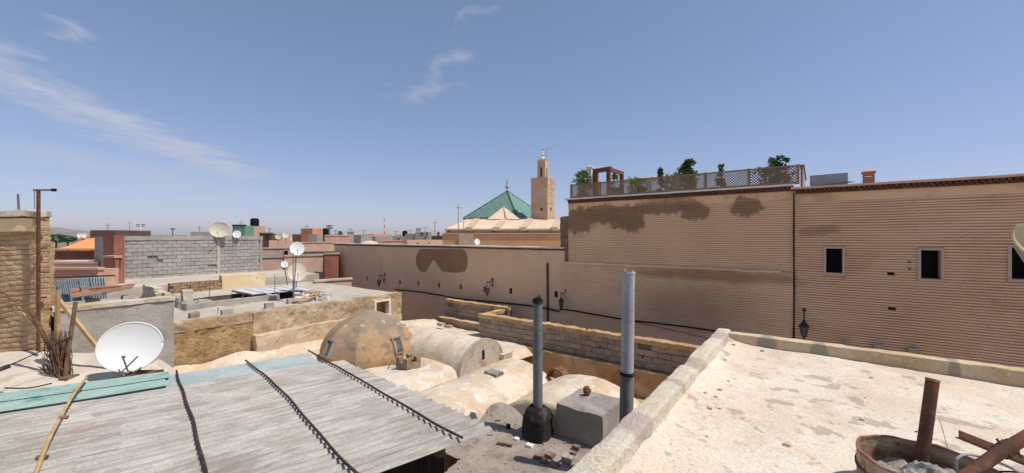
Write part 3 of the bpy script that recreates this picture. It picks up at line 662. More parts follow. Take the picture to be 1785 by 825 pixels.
# ------------------------------------------------------------------ street lanterns on the alley wall
def lantern(u, v, label, h=.62, flip=-1):
    s, z = wl_(u, v)                         # (u,v) = centre of the lamp body
    t = TW - .42
    th = thing('wall_lantern', label, 'lantern', (s, TW-.02, z+h*.45), group='iron lanterns along the alley wall')
    s2 = s - .0; c = (s2, t, z)
    m = MB().bar((s2, TW+.01, z+h*.25), (s2, TW+.01, z+h*.85), .05, .03, (0,1,0)).tube([(s2, TW, z+h*.72), (s2, t, z+h*.66)], .018, 8)
    m.tube(arc([(s2, TW-.02, z+h*.32), (s2, TW-.14, z+h*.40), (s2, TW-.22, z+h*.62), (s2, TW-.30, z+h*.66)]), .013, 6)
    m.tube(arc([(s2, t, z+h*.66), (s2, t-.05, z+h*.72), (s2, t-.02, z+h*.78), (s2, t+.03, z+h*.74)]), .012, 6)
    m.lathe([(.001, .10*h),(.045,.06*h),(.045,-.06*h),(.001,-.10*h)], (s2, TW-.02, z+h*.86), 8)
    m.build('bracket', IRON, th, smooth=True)
    R_ = .19*h
    cap = MB().lathe([(R_*1.12, .20*h),(R_*.95,.26*h),(R_*.45,.36*h),(R_*.30,.40*h),(R_*.34,.44*h),(.012,.52*h),(.012,.66*h)], c, 6).build('cap', IRON, th)
    body = MB()
    for k in range(6):
        a = 2*math.pi*k/6; body.bar((c[0]+R_*math.cos(a), c[1]+R_*math.sin(a), z+.20*h), (c[0]+R_*.52*math.cos(a), c[1]+R_*.52*math.sin(a), z-.28*h), .014, .014)
    body.lathe([(R_*1.04,.185*h),(R_*1.04,.21*h)], c, 6).lathe([(R_*.56,-.30*h),(R_*.56,-.27*h)], c, 6).lathe([(R_*.4,-.30*h),(R_*.15,-.40*h),(.004,-.46*h)], c, 6)
    body.build('frame', IRON, th)
    MB().lathe([(R_*.96,.19*h),(R_*.50,-.28*h)], c, 6, cap=False).build('glass', LGLASS, th)
lantern(671, 491, 'smallest and farthest iron lantern on the plastered alley wall', .60)
lantern(859, 505, 'iron lantern midway along the plastered alley wall', .60)
lantern(987, 527, 'iron lantern at the corner where the ribbed wall begins', .60)
lantern(1402, 571, 'nearest iron lantern below the small window of the darker ribbed wall', .62)

# things on the wall foot behind our parapet
for k, (u, v, w, lb) in enumerate(((1531,603,.20,'smaller grey meter box on the ribbed wall foot'),(1590,609,.17,'larger grey meter box on the ribbed wall foot'),(1475,594,.08,'tiny grey junction box on the ribbed wall foot'))):
    s, z = wl_(u, v); th = thing('meter_box', lb, 'meter box', (s, TW-.06, z-.1))
    MB().box(s-w/2, s+w/2, TW-.16, TW-.03, z-.12, z+.04).build('case', CEMENT, th)
    MB().box(s-w/2-.01, s+w/2+.01, TW-.175, TW-.02, z+.041, z+.06).build('lid', FRAMEG, th)

# ------------------------------------------------------------------ terrace above the ribbed wall
FZ0 = ZT + .03
fence = thing('lattice_fence', 'brown diagonal lattice fence on posts along the ribbed wall top', 'fence', (sM1, TW+.12, FZ0))
sA, sB = on_t(996, TW+.12), on_t(1391, TW+.12)
fh = .57; npan = 6; TF = TW+.12
MB().box(sA-.03, sB+.03, TF-.03, TF+.03, FZ0-.02, FZ0+.06).build('bottom_rail', LATT, fence)
MB().box(sA-.03, sB+.03, TF-.032, TF+.032, FZ0+fh-.05, FZ0+fh).build('top_rail', LATT, fence)
def lattice_mesh(w, h, step=.088, sw=.026):
    m = MB()
    for sgn, y in ((1, -.008), (-1, .008)):
        x = -h
        while x < w + h:
            # strip x = x0 + sgn*z clipped to the panel
            za, zb = 0.0, h; xa, xb = (x, x + h) if sgn > 0 else (x + h, x)
            pa, pb = Vector((xa, y, 0)), Vector((xb, y, h))
            lo, hi = 0.0, 1.0; dx = pb.x - pa.x
            for bound, side in ((0.0, 1), (w, -1)):
                tt = (bound - pa.x) / dx
                if side*dx > 0: lo = max(lo, tt)
                else: hi = min(hi, tt)
            if hi - lo > .02: m.bar(pa.lerp(pb, lo), pa.lerp(pb, hi), sw, .010, (0,1,0))
            x += step
    return m
pw = (sB - sA)/npan
for k in range(npan+1):
    x = sA + pw*k; MB().box(x-.04, x+.04, TF-.04, TF+.04, FZ0-.02, FZ0+fh+.012).build('post', LATT, fence)
pm = None
for k in range(npan):
    lm = lattice_mesh(pw-.08, fh-.11)
    m = MB(); m.v = [(v[0]+sA+pw*k+.04, v[1]+TF, v[2]+FZ0+.06) for v in lm.v]; m.f = lm.f
    m.build('lattice_panel', LATT, fence)
# side run of fence going back, tan boards
sf = thing('side_fence', 'tan boarded fence running back from the lattice corner', 'fence', (sB+.2, TF+.1, FZ0))
for k in range(9):
    t = TF+.15+.42*k; MB().box(sB+.10, sB+.13, t, t+.40, FZ0-.1, FZ0+.52).build('board', TANH, sf)
    if k % 2 == 0: MB().box(sB+.06, sB+.095, t-.03, t+.03, FZ0-.1, FZ0+.56).build('post', LATT, sf)
MB().box(sB+.04, sB+.16, TF+.1, TF+4, FZ0+.525, FZ0+.58).build('rail', LATT, sf)
# terrace floor
MB().box(sM1+.2, sR-.2, TW+.31, TW+5.9, ZT-.2, ZT-.02).build('terrace_floor', SAND, MW)
ga = thing('grey_awning', 'flat grey awning panel behind the pink coping', 'awning', (sR+1.0, TW+3.4, ZR-.2))
p0 = S(P(1412,303,15.2)); 
A_, B_, C_, D_ = P(1412,322,15.4), P(1478,322,14.2), P(1478,300.5,14.2), P(1412,306,15.4)
m = MB(); back = Vector((.25,.35,.0))
m.add([S(x) for x in (A_,B_,C_,D_)] + [S(x+back) for x in (A_,B_,C_,D_)], [(0,1,2,3),(7,6,5,4),(0,4,5,1),(1,5,6,2),(2,6,7,3),(3,7,4,0)])
m.build('panel', GREYP, ga)
m = MB().bar(S(P(1425,323,14.6)), S(P(1484,316,13.6)), .35, .03); m.build('front_lip', GREYP, ga)
for u in (1416, 1474): MB().tube([S(P(u,318,14.8)), S(P(u,345,14.8))], .03, 6).build('post', STEEL, ga)
# chimneys
def chim(u0, u1, vt, vb, Y, mat, capmat, label, gridrot=True):
    a, b = P(u0, vb, Y), P(u1, vb, Y); w = (b-a).length*.62; c = (a+b)/2; zt = P(u0, vt, Y).z
    sc_, tc_, _ = S(c); z0 = ZR-.4; H = zt - z0
    th = thing('roof_chimney', label, 'chimney', (sc_, tc_, z0))
    body = zt - .30*w - .05
    oh = .42*w
    m = MB().box(sc_-w/2, sc_+w/2, tc_-w/2, tc_+w/2, z0, body-oh)
    for i in (-1, 1):
        for j in (-1, 1): m.box(sc_+i*w/2-(.16*w if i>0 else 0), sc_+i*w/2+(0 if i>0 else .16*w), tc_+j*w/2-(.16*w if j>0 else 0), tc_+j*w/2+(0 if j>0 else .16*w), body-oh+.0005, body-.07)
    m.box(sc_-w/2, sc_+w/2, tc_-w/2, tc_+w/2, body-.069, body)
    m.build('stack', mat, th)
    e = w*.62
    MB().add([(sc_-e,tc_-e,body+.001),(sc_+e,tc_-e,body+.001),(sc_+e,tc_+e,body+.001),(sc_-e,tc_+e,body+.001),(sc_-e,tc_-e,body+.05),(sc_+e,tc_-e,body+.05),(sc_+e,tc_+e,body+.05),(sc_-e,tc_+e,body+.05),(sc_,tc_,zt)],
             [(0,3,2,1),(0,1,5,4),(1,2,6,5),(2,3,7,6),(3,0,4,7),(4,5,8),(5,6,8),(6,7,8),(7,4,8)]).build('cap', capmat, th)
chim(1502, 1526, 295, 320, 13.2, CHIMO, CHIMO, 'orange chimney with pyramid cap above the pink coping')
chim(1021, 1036, 288, 318, 18.6, CHIMW, COPING, 'white chimney beside the brown pergola')
pg = thing('pergola', 'brown square-framed pergola beside the white chimney', 'pergola', S(P(1048, 318, 18.4)), group=None)
x0, x1 = P(1038,292,18.6), P(1061,303,17.9)
zz = P(0,300,18.3).z
for x, w_ in ((x0,.11),(x1,.08)):
    s_, t_, z_ = S(x); MB().box(s_-w_, s_+w_, t_-w_, t_+w_, ZT-.02, zz-.002).build('post', PERG, pg)
a_, b_ = S(x0), S(x1)
MB().bar((a_[0]-.15, a_[1], zz+.09), (b_[0]+.12, b_[1], zz+.09), .18, .18).build('beam', PERG, pg)
MB().box(b_[0]-.08, b_[0]+.08, b_[1]+.09, b_[1]+1.6, zz, zz+.15).build('tie_beam', PERG, pg)
MB().box(b_[0]-.08, b_[0]+.08, b_[1]+1.45, b_[1]+1.6, ZT-.02, zz-.002).build('post', PERG, pg)
pr = thing('terrace_parasol', 'pale pyramid awning just above the lattice fence', 'awning', S(P(1133,316,18)))
s_, t_, _ = S(P(1133, 316, 18)); zt_ = P(0,303.5,18).z
MB().lathe([(.62,-.26),(.02,0)], (s_, t_, zt_), 4, a0=.785).build('canopy', GREYP, pr); MB().tube([(s_,t_,ZT-.02),(s_,t_,zt_-.1)], .03, 6).build('pole', STEEL, pr)

# ------------------------------------------------------------------ plants on that terrace
def plant(name, u, v0, v1, Y, wpx, mat, label, shape='round', n=420, leaf=.06):
    base = P(u, v1, Y); base.z = max(base.z, ZT-.02) if base.z < ZT+.4 else base.z; base.z = ZT-.02
    top = P(u, v0, Y).z; H = top - base.z; rw = wpx/F*Y/2
    th = thing(name, label, 'plant', base, grid=False, group='plants on the lattice fenced terrace')
    MB().tube([base, base+Vector((.02,0,H*.5)), base+Vector((0,.02,H*.8))], [.03,.022,.012], 6).build('trunk', BARK, th)
    lo = .15 if shape != 'top' else .5
    m = MB()
    for k in range(3):
        a = ru(0, 6.28); m.tube([base+Vector((0,0,H*.4)), base+Vector((rw*.5*math.cos(a), rw*.5*math.sin(a), H*.75))], [.014,.006], 5)
    m.build('branch', BARK, th)
    n = int(n*2.4); leaf *= 1.25
    m = MB(); clumps = [(ru(0,6.28), ru(0,1)**.6, ru(0,1)) for _ in range(max(6, n//35))]
    for k in range(n):
        a, r, h = random.choice(clumps); 
        zz = lo + (1-lo)*h
        if shape == 'cone': rr = rw*(1.02-h)**.8
        elif shape == 'feather': rr = rw*(.5+.5*math.sin(math.pi*min(1,h+.1)))
        else: rr = rw*math.sqrt(max(.03, 1-(2*h-1)**2*.9))
        c = base + Vector((rr*r*math.cos(a), rr*r*math.sin(a), H*zz)) + Vector((ru(-1,1), ru(-1,1), ru(-1,1)))*rw*.26
        c.z = min(c.z, top+ru(-.05,.05))
        d = Vector((ru(-1,1), ru(-1,1), ru(-.3,1))).normalized(); e = d.cross(Vector((ru(-1,1),ru(-1,1),ru(-1,1)))).normalized(); L_ = leaf*ru(.6,1.5)
        m.add([c, c+d*L_*.5+e*L_*.28, c+d*L_, c+d*L_*.5-e*L_*.28], [(0,1,2,3)])
    m.build('crown', mat, th, recalc=False)
plant('bushy_shrub', 1017, 301, 322, 18.2, 30, LEAF1, 'round green shrub in front of the white chimney', n=520, leaf=.09)
plant('leafy_shrub', 1071, 304, 320, 17.2, 18, LEAF1, 'thin leafy shrub right of the brown pergola', n=160, leaf=.09)
plant('conifer', 1151, 295, 322, 16.2, 14, LEAF2, 'small dark conifer above the middle of the lattice fence', 'cone', n=260, leaf=.08)
plant('tall_conifer', 1201, 279, 318, 15.4, 24, LEAF2, 'tallest dark conifer on the lattice terrace', 'feather', n=620, leaf=.08)
plant('leafy_shrub', 1186, 294, 318, 15.7, 26, LEAF1, 'bright leafy shrub against the tallest conifer', n=360, leaf=.07)
plant('creeper', 1112, 312, 334, 15.55, 56, LEAF3, 'yellow green creeper spilling through the lattice fence', n=460, leaf=.06)
plant('flowering_shrub', 1172, 303, 325, 14.85, 30, LEAF3, 'pale flowering shrub showing through the lattice fence', n=260, leaf=.06)
plant('small_conifer', 1257, 289, 315, 14.4, 16, LEAF2, 'lone small conifer between tall conifer and feathery pair', 'cone', n=200, leaf=.07)
plant('feathery_shrub', 1354, 273, 310, 13.0, 26, LEAF2, 'upright feathery shrub near the fence corner', 'feather', n=340, leaf=.08)
plant('round_shrub', 1370, 277, 308, 12.9, 20, LEAF2, 'rounded dark shrub closest to the fence corner', n=300, leaf=.06)
plant('creeper', 1335, 292, 312, 13.0, 40, LEAF1, 'green creeper low behind the fence corner panel', n=160, leaf=.06)

# ------------------------------------------------------------------ block wall this side of the alley
def block_mesh(L_, H_, D_, seed):
    m = MB().rbox(-L_/2, L_/2, -D_/2, D_/2, -H_/2, H_/2, max(L_/3, .08), .008, 9, seed); me = bpy.data.meshes.new('concrete_block')
    me.from_pydata(m.v, [], m.f); bm = bmesh.new(); bm.from_mesh(me); bmesh.ops.remove_doubles(bm, verts=bm.verts, dist=.0008); bmesh.ops.recalc_face_normals(bm, faces=bm.faces); bm.to_mesh(me); bm.free(); return me
BMS = [block_mesh(.385, .172, .12, 40+k) for k in range(4)]
for me in BMS: me.materials.append(BLOCKB)
GMS = [block_mesh(.385, .185, .12, 50+k) for k in range(4)]
for me in GMS: me.materials.append(BLOCK)
def block_run(parent, x0, x1, y, z0, rows, pitch, meshes, along='s', skip=.012, L_=.405):
    for r in range(rows):
        x = x0 + (-.2 if r % 2 else 0) + ru(-.02,.02)
        while x < x1 - .03:
            a_, b_ = max(x, x0), min(x + L_ - .012, x1); x += L_
            if b_ - a_ < .06 or rnd() < skip: continue
            me = random.choice(meshes); c = (a_+b_)/2; jy = ru(-.010,.010); jz = ru(-.006,.006); sc_ = ((b_-a_)/.385, 1, 1)
            if along == 's': piece('block', me, parent, (c, y+jy, z0+pitch*(r+.5)+jz), ru(-.01,.01), sc_)
            else: piece('block', me, parent, (y+jy, c, z0+pitch*(r+.5)+jz), math.pi/2+ru(-.01,.01), sc_)
TB = 12.47
bw = thing('block_wall', 'tan concrete block wall with crumbling earth cap on an ochre base', 'wall', (-11.1, TB, -7.5))
sJ = on_t(835, TB); zc_ = -1.70; sE = -1.3
MB().box(sJ+.02, sE, TB+.05, TB+.27, -7.5, zc_-.10).build('wall_core', MORTARB, bw)
block_run(bw, sJ, sE, TB+.06, zc_-.14-.19*4, 4, .190, BMS)
MB().rbox(sJ-.02, sE, TB-.045, TB+.30, zc_-.14, zc_, .09, .035, 4, 12).build('earth_cap', OCHRE, bw, smooth=True, weld=True)
MB().rbox(sJ-.1, sE, TB-.22, TB+.05, -3.6, zc_-.14-.19*4-.03, .12, .035, 2.5, 13).build('ochre_base', OCHRE, bw, smooth=True, weld=True)
for (u, v) in ((1023,573),(1033,600),(1046,605),(1120,622)):
    s = on_t(u, TB); z = zat(u, v, G(s, TB)); MB().box(s-.025, s+.025, TB-.008, TB+.01, z-.04, z+.04).build('socket_hole', DARK, bw)
TB2 = 13.95; zc2 = -1.62
sK = on_t(886, TB2)
bw2 = thing('block_wall', 'far stretch of block wall stepping back to the alley wall', 'wall', (sK-3, TB2, -7.5))
s0_ = -14.7
MB().box(s0_, sK, TB2+.05, TB2+.25, -7.5, zc2-.1).build('wall_core', MORTARB, bw2)
block_run(bw2, s0_, sK, TB2+.06, zc2-.14-.19*4, 4, .19, BMS)
MB().rbox(s0_, sK+.05, TB2-.045, TB2+.29, zc2-.14, zc2, .09, .03, 4, 14).build('earth_cap', OCHRE, bw2, smooth=True, weld=True)
MB().box(sJ+.0, sJ+.22, TB+.27, TB2+.05, -7.5, zc_-.12).build('return_core', MORTARB, bw2)
MB().rbox(sJ-.03, sJ+.26, TB+.29, TB2+.0, zc_-.14, zc_-.01, .09, .03, 4, 15).build('return_cap', OCHRE, bw2, smooth=True, weld=True)
block_run(bw2, TB+.3, TB2, sJ-.0, zc_-.14-.19*4, 4, .19, BMS, along='t')
MB().rbox(s0_, sJ-.05, TB2-.5, TB2-.2, -3.4, -2.42, .15, .03, 2.5, 16).build('ochre_base', OCHRE, bw2, smooth=True, weld=True)

# ------------------------------------------------------------------ hammam roof: dome, vaults, plaster
hm = thing('hammam_building', 'cream plastered bath house roof with barrel vaults and octagonal dome', 'building', (-10, 7, -7.5))
def upper_z(s, t):
    z = -2.47 + .06*noise.noise(Vector((s*.6, t*.6, 4))) + .025*noise.noise(Vector((s*2.2, t*2.2, 1))) + .008*noise.noise(Vector((s*8, t*8, 1)))
    z += .22*math.exp(-((s+14.7)/.55)**2) * (1 + .5*noise.noise(Vector((0, t*1.1, 0))))       # fillet against the earth wall
    z -= .28*max(0, min(1, (s+8.75)/.55))**2                                                  # rounded shoulder to the lower roof
    z += .10*math.exp(-((s+9.3)/.7)**2 - ((t-7.2)/1.1)**2)
    z += .16*math.exp(-((t-8.3)/.25)**2) * (1 if -12.6 < s < -8.3 else 0)
    z -= .15*max(0, (t-11.0)/1.5)
    return z
MB().grid(lambda i, j: (-14.75+6.53*i, 1.0+12.2*j, upper_z(-14.75+6.53*i, 1.0+12.2*j)), 110, 190).build('upper_roof_plaster', CREAM, hm, smooth='all', recalc=False)
# vault with a round end wall
def vz(x): return max(0.0, 1 - x*x)**.5
m = MB(); tc0, hw = 9.40, .98
def vf(i, j):
    a = math.pi*(1-j); s = -12.7 + 4.5*i
    w = .02*noise.noise(Vector((s*1.5, j*4, 7)))
    return (s, tc0 + (hw+w)*math.cos(a), -2.62 + (.90+w)*math.sin(a)**.85)
m.grid(vf, 60, 26); m.build('barrel_vault', CREAM, hm, smooth='all')
pts = [(-8.195, tc0+(hw+.045)*math.cos(math.pi*k/24), -2.66+.985*max(0,math.sin(math.pi*k/24))**.85) for k in range(25)]
m = MB(); m.add(pts + [(p[0]-.10, p[1], p[2]) for p in pts], [tuple(range(25)), tuple(range(49, 24, -1))] + [(i, i+1, 26+i, 25+i) for i in range(24)])
m.build('vault_end_wall', M('grey_tan_plaster', (.42,.345,.265), layers=[((.50,.43,.345),1.6,.42,.60), ((.27,.225,.18),2.4,.52,.64,.75), ((.58,.52,.43),5,.60,.67,.6)], bump=[(8,.6,.05),(40,.5,.012)], fine=.15), hm)
MB().box(-8.21, -8.185, tc0-.06, tc0+.05, -2.3, -2.02).build('vent_slot', DARK, hm)
MB().rbox(-8.6, -8.05, tc0+.82, tc0+1.35, -3.0, -2.32, .12, .05, 3, 17).build('buttress', CREAM, hm, smooth=True, weld=True)
def prof(d, w): return max(0.0, 1-(d/w)**2)**.75
def lower_z(s, t):
    z = -2.74 + .42*max(prof(s+7.30, 1.12), prof(s+4.86, 1.28)) + .03*noise.noise(Vector((s*.9, t*.9, 9))) + .012*noise.noise(Vector((s*3.5, t*3.5, 2)))
    if t > 10.05: z -= ((t-10.05)/.25)**2*.14
    cut = min(1, max(0, (7.85-t)/.15)) * min(1, max(0, (s+6.30)/.25))
    return z - .9*cut*cut*(3-2*cut)
def lkeep(i, j):
    s, t = -8.32+6.6*i, 4.2+6.1*j; return t > 7.45 or s < -6.35 + .15*noise.noise(Vector((t*2,0,0)))
m = MB().grid(lambda i, j: (-8.32+6.6*i, 4.2+6.1*j, lower_z(-8.32+6.6*i, 4.2+6.1*j)), 150, 150)
m.grid(lambda i, j: (-8.32+6.6*i, 10.3+.02*j, lower_z(-8.32+6.6*i, 10.3)*(1-j) - 3.9*j), 120, 1)
m.build('lower_vaults_plaster', CREAM, hm, smooth='all', recalc=False)
MB().box(-14.75, -1.2, 1.0, 13.2, -7.5, -3.45).build('wall', OCHRE, hm)
MB().rbox(-8.30, -8.14, 5.6, 10.2, -2.95, -2.60, .12, .025, 4, 18).build('gutter_kerb', PARAPET, hm, smooth=True, weld=True)
# dome
dc = Vector((-4.80, 13.5, -2.55)); ds, dt, _ = S(dc)
dome = thing('faceted_dome', 'brown octagonal plaster dome with small framed skylights', 'dome', dc, grid=False)
prf = [(1.46,-.05),(1.52,.12),(1.53,.30),(1.48,.50),(1.37,.74),(1.18,.98),(.93,1.18),(.62,1.36),(.32,1.50),(.12,1.585),(.03,1.62)]
view = math.atan2(-dc.y, -dc.x)             # towards the camera
def facet_r(a):                              # slightly bulged octagon
    k = (a - (view - math.radians(13))) / (math.pi/4); fr_ = k - math.floor(k) - .5
    return math.cos(math.pi/8)/math.cos(fr_*math.pi/4) * 1.045
def dm(i, j):
    a = 2*math.pi*i; x = j*(len(prf)-1); k = min(int(x), len(prf)-2); f_ = x-k
    r = prf[k][0]*(1-f_)+prf[k+1][0]*f_; z = prf[k][1]*(1-f_)+prf[k+1][1]*f_
    w = 1+.012*noise.noise(Vector((math.cos(a)*2, math.sin(a)*2, z*2)))
    rr = r*facet_r(a)*w; return (dc.x+rr*math.cos(a), dc.y+rr*math.sin(a), dc.z+z)
MB().grid(dm, 128, 40).build('shell', DOME, dome, smooth=20, weld=True)
def dpt(a, h):
    for (r0,z0),(r1,z1) in zip(prf, prf[1:]):
        if z0 <= h <= z1: r = r0+(r1-r0)*(h-z0)/(z1-z0); sl = Vector((r1-r0, z1-z0)); break
    rr = r*facet_r(a)*1.0; c = Vector((dc.x+rr*math.cos(a), dc.y+rr*math.sin(a), dc.z+h)); up = Vector((math.cos(a)*sl.x, math.sin(a)*sl.x, sl.y)).normalized(); rt = Vector((-math.sin(a), math.cos(a), 0)); return c, rt, up, rt.cross(up)
def plate(m, c, rt, up, nn, x0, x1, y0, y1, z0, z1):
    vs = [c+rt*x+up*y+nn*z for z in (z0, z1) for (x, y) in ((x0,y0),(x1,y0),(x1,y1),(x0,y1))]
    return m.add(vs, [(0,3,2,1),(4,5,6,7),(0,1,5,4),(1,2,6,5),(2,3,7,6),(3,0,4,7)])
for k, rel in enumerate((-54.5, 35.5, 125, 215)):
    c, rt, up, nn = dpt(view + math.radians(rel), .62)
    m = MB(); w, h = .12, .22
    plate(m, c, rt, up, nn, -w-.05, -w, -h, h, -.12, .03); plate(m, c, rt, up, nn, w, w+.05, -h, h, -.12, .03); plate(m, c, rt, up, nn, -w-.06, w+.06, h, h+.05, -.12, .034); plate(m, c, rt, up, nn, -w-.06, w+.06, -h-.05, -h, -.12, .034)
    fo = m.build('skylight', CLAYT if k else SMOKEB, dome)
    plate(MB(), c, rt, up, nn, -w+.002, w-.002, -h+.002, h-.002, -.10, .008).build('pane', M('dusty_glass', (.13,.125,.12), rough=.35, spec=.4, layers=[((.07,.07,.07),5,.45,.6)]), fo)
for rel, h in ((-14,1.24),(32,1.28),(-52,1.2),(66,1.12)):
    c, rt, up, nn = dpt(view + math.radians(rel), h); B3 = Matrix((rt, up, nn)).transposed()
    o_ = MB().lathe([(.03,-.02),(.03,.012),(.052,.014),(.056,-.02)], c, 14, B3, cap=False).build('light_hole', COPING, dome, smooth=True)
    MB().lathe([(.0295,-.01),(.0295,.004)], c, 12, B3).build('hole_glass', DARK, o_)
# small crenellated box by the dome
bc = PZ(712, 648, -2.5); bx, by, bz = S(bc)
cb = thing('crenellated_vent', 'small brown box with four corner merlons beside the dome', 'vent', (bx, by, -2.6))
w = .25
m = MB().box(bx-w, bx+w, by-w, by-w+.07, -2.6, -2.18).box(bx-w, bx+w, by+w-.07, by+w, -2.6, -2.18).box(bx-w, bx-w+.07, by-w+.0705, by+w-.0705, -2.6, -2.18).box(bx+w-.07, bx+w, by-w+.0705, by+w-.0705, -2.6, -2.18).box(bx-w+.0705, bx+w-.0705, by-w+.0705, by+w-.0705, -2.6, -2.42)
m.build('box_wall', CLAYT, cb)
for i in (-1, 1):
    for j in (-1, 1): MB().rbox(bx+i*.175-.077, bx+i*.175+.077, by+j*.175-.077, by+j*.175+.077, -2.179, -2.04, .08, .012, 9, i+2*j).build('merlon', CLAYT, cb, smooth=True)
st = thing('small_trestle', 'little bent brown sticks leaning at the foot of the dome', 'stick', PZ(690,642,-2.5), grid=False)
for (a_, b_) in (((676,642),(684,627)),((684,627),(694,642)),((688,632),(700,640))):
    MB().tube([PZ(a_[0],a_[1],-2.44) if a_[1]>638 else P(a_[0],a_[1],12.2), PZ(b_[0],b_[1],-2.44) if b_[1]>638 else P(b_[0],b_[1],12.2)], .018, 6).build('stick', WOOD, st)
# trough, slab, half pipe, blocks on the plaster
tp = PZ(764, 690, -2.62); tx, ty, _ = S(tp)
tr = thing('clay_trough', 'worn clay trough sitting at the foot of the cream vault', 'trough', (tx, ty, -2.7))
m = MB(); n = 20; vs = []; fs = []
for r, z in ((1.0,-2.72),(1.08,-2.5),(1.0,-2.47),(.78,-2.48),(.66,-2.62),(.0,-2.63)):
    for k in range(n):
        a = 2*math.pi*k/n; ex = lambda c: math.copysign(abs(c)**.6, c)
        vs.append((tx+.15*r*ex(math.cos(a))+.012*noise.noise(Vector((a*3,r,z))), ty+.25*r*ex(math.sin(a)), z+.02*noise.noise(Vector((math.cos(a)*2,math.sin(a)*2,5)))))
for i in range(5):
    for k in range(n): fs.append((i*n+k, i*n+(k+1)%n, (i+1)*n+(k+1)%n, (i+1)*n+k))
m.add(vs, fs).build('basin', CLAYT, tr, smooth=True)
sp = PZ(861, 651, -2.33); x, y, _ = S(sp)
MB().rbox(x-.22, x+.22, y-.16, y+.16, -2.36, -2.27, .11, .02, 5, 21).build('stone_slab', SMOKEB, None, 'flat grey slab lying on the cream vault', 'slab', base=(x, y, -2.36), smooth=True, weld=True)
for (u, v, lb) in ((769,565,'pale cover stone nearest the far block wall on the roof'),(782,569,'square broken lid stone on the far bath house roof'),(752,620,'tiny dark tile fragment on the plaster before the vault')):
    q = PZ(u, v, -2.42); x, y, _ = S(q)
    MB().rbox(x-.15, x+.15, y-.12, y+.12, -2.46, -2.36, .1, .03, 6, u).build('loose_slab', STONE, None, lb, 'stone', base=(x, y, -2.46), smooth=True, weld=True)
x, y = -5.98, 10.0
m = MB(); ns = 16
m.grid(lambda i, j: (x-.28+.03*math.sin(j*3)+.30*math.cos(math.pi*(1-i))+.28, y+.34*j, -2.62+.30*math.sin(math.pi*i)), ns, 4)
m.grid(lambda i, j: (x-.28+.03*math.sin(j*3)+.255*math.cos(math.pi*(1-i))+.28, y+.34*j, -2.62+.255*math.sin(math.pi*i)), ns, 4)
m.grid(lambda i, j: (x+(.30-.045*j)*math.cos(math.pi*(1-i)), y-.001, -2.62+(.30-.045*j)*math.sin(math.pi*i)), ns, 1)
m.build('clay_half_pipe', CLAY, None, 'rust coloured half round clay hood between the two vaults', 'clay hood', base=(x, y, -2.64), smooth=True, recalc=False)

# ------------------------------------------------------------------ dusty furnace roof with chimneys
fr_ = thing('furnace_roof', 'dusty grey brown flat roof around the sooty chimneys', 'roof', (-3.5, 5, -7.5))
def dirt_z(s, t):
    z = -2.86 + .03*noise.noise(Vector((s*1.2, t*1.2, 5))) + .015*noise.noise(Vector((s*5, t*5, 5))) + .006*noise.noise(Vector((s*17, t*17, 5)))
    z += .36*math.exp(-((s+6.0)/.50)**2 - ((t-7.55)/.42)**2)
    z += .10*math.exp(-((s+3.9)/.7)**2 - ((t-7.45)/.15)**2)
    e = .10*noise.noise(Vector((s*2.2, t*2.2, 0)))
    z -= 1.2*min(1, max(0, (t-7.80-e)/.25))**1.5
    z -= 1.2*min(1, max(0, (-6.55-s+e)/.4))**1.5
    return z
def dkeep(i, j):
    s, t = -6.75+5.7*i, 1.2+6.8*j
    e = .12*noise.noise(Vector((s*3, t*3, 0)))
    if t < 5.65+e and s < -5.55 + .25*(5.6-t) + e: return False
    return True
MB().grid(lambda i, j: (-6.75+5.7*i, 1.2+6.8*j, dirt_z(-6.75+5.7*i, 1.2+6.8*j)), 150, 170, dkeep).build('roof_surface', DIRT, fr_, smooth='all', recalc=False)
MB().rbox(-5.35, -1.2, 1.2, 5.6, -3.3, -2.94, .25, .08, 2, 23).build('roof_slab', DIRT, fr_, smooth='all')
fl = thing('furnace_block', 'smoke stained cement block holding the taller pipe base', 'block', (-3.95, 8, -2.9))
MB().rbox(-4.45, -3.38, 7.48, 8.56, -3.1, -2.10, .10, .025, 2.5, 24).build('body', SMOKEB, fl, smooth=True, weld=True)
q = PZ(1023, 689, -2.1); x, y, _ = S(q)
js = thing('clay_jar', 'small rusty brown clay jar standing on the smoke stained block', 'jar', (x, y, -2.1))
MB().lathe([(.05,0),(.075,.05),(.085,.10),(.07,.155),(.05,.175),(.06,.20),(.05,.20),(.035,.16)], (x, y, -2.10), 14).build('body', CLAY, js, smooth='all')
for i in (-1, 1): MB().tube(arc([(x+i*.05,y,-1.93),(x+i*.10,y,-1.95),(x+i*.08,y,-2.02)]), .009, 5).build('handle', CLAY, js)
q = PZ(971, 705, -2.45); x, y, _ = S(q)
sl_ = MB().rbox(x-.18, x+.12, y+.05, y+.35, -2.5, -2.42, .1, .015, 6, 26); sl_.build('stone_slab', STONE, None, 'small pale slab propped against the smoke stained block', 'slab', base=(x, y, -2.5), smooth=True, weld=True)
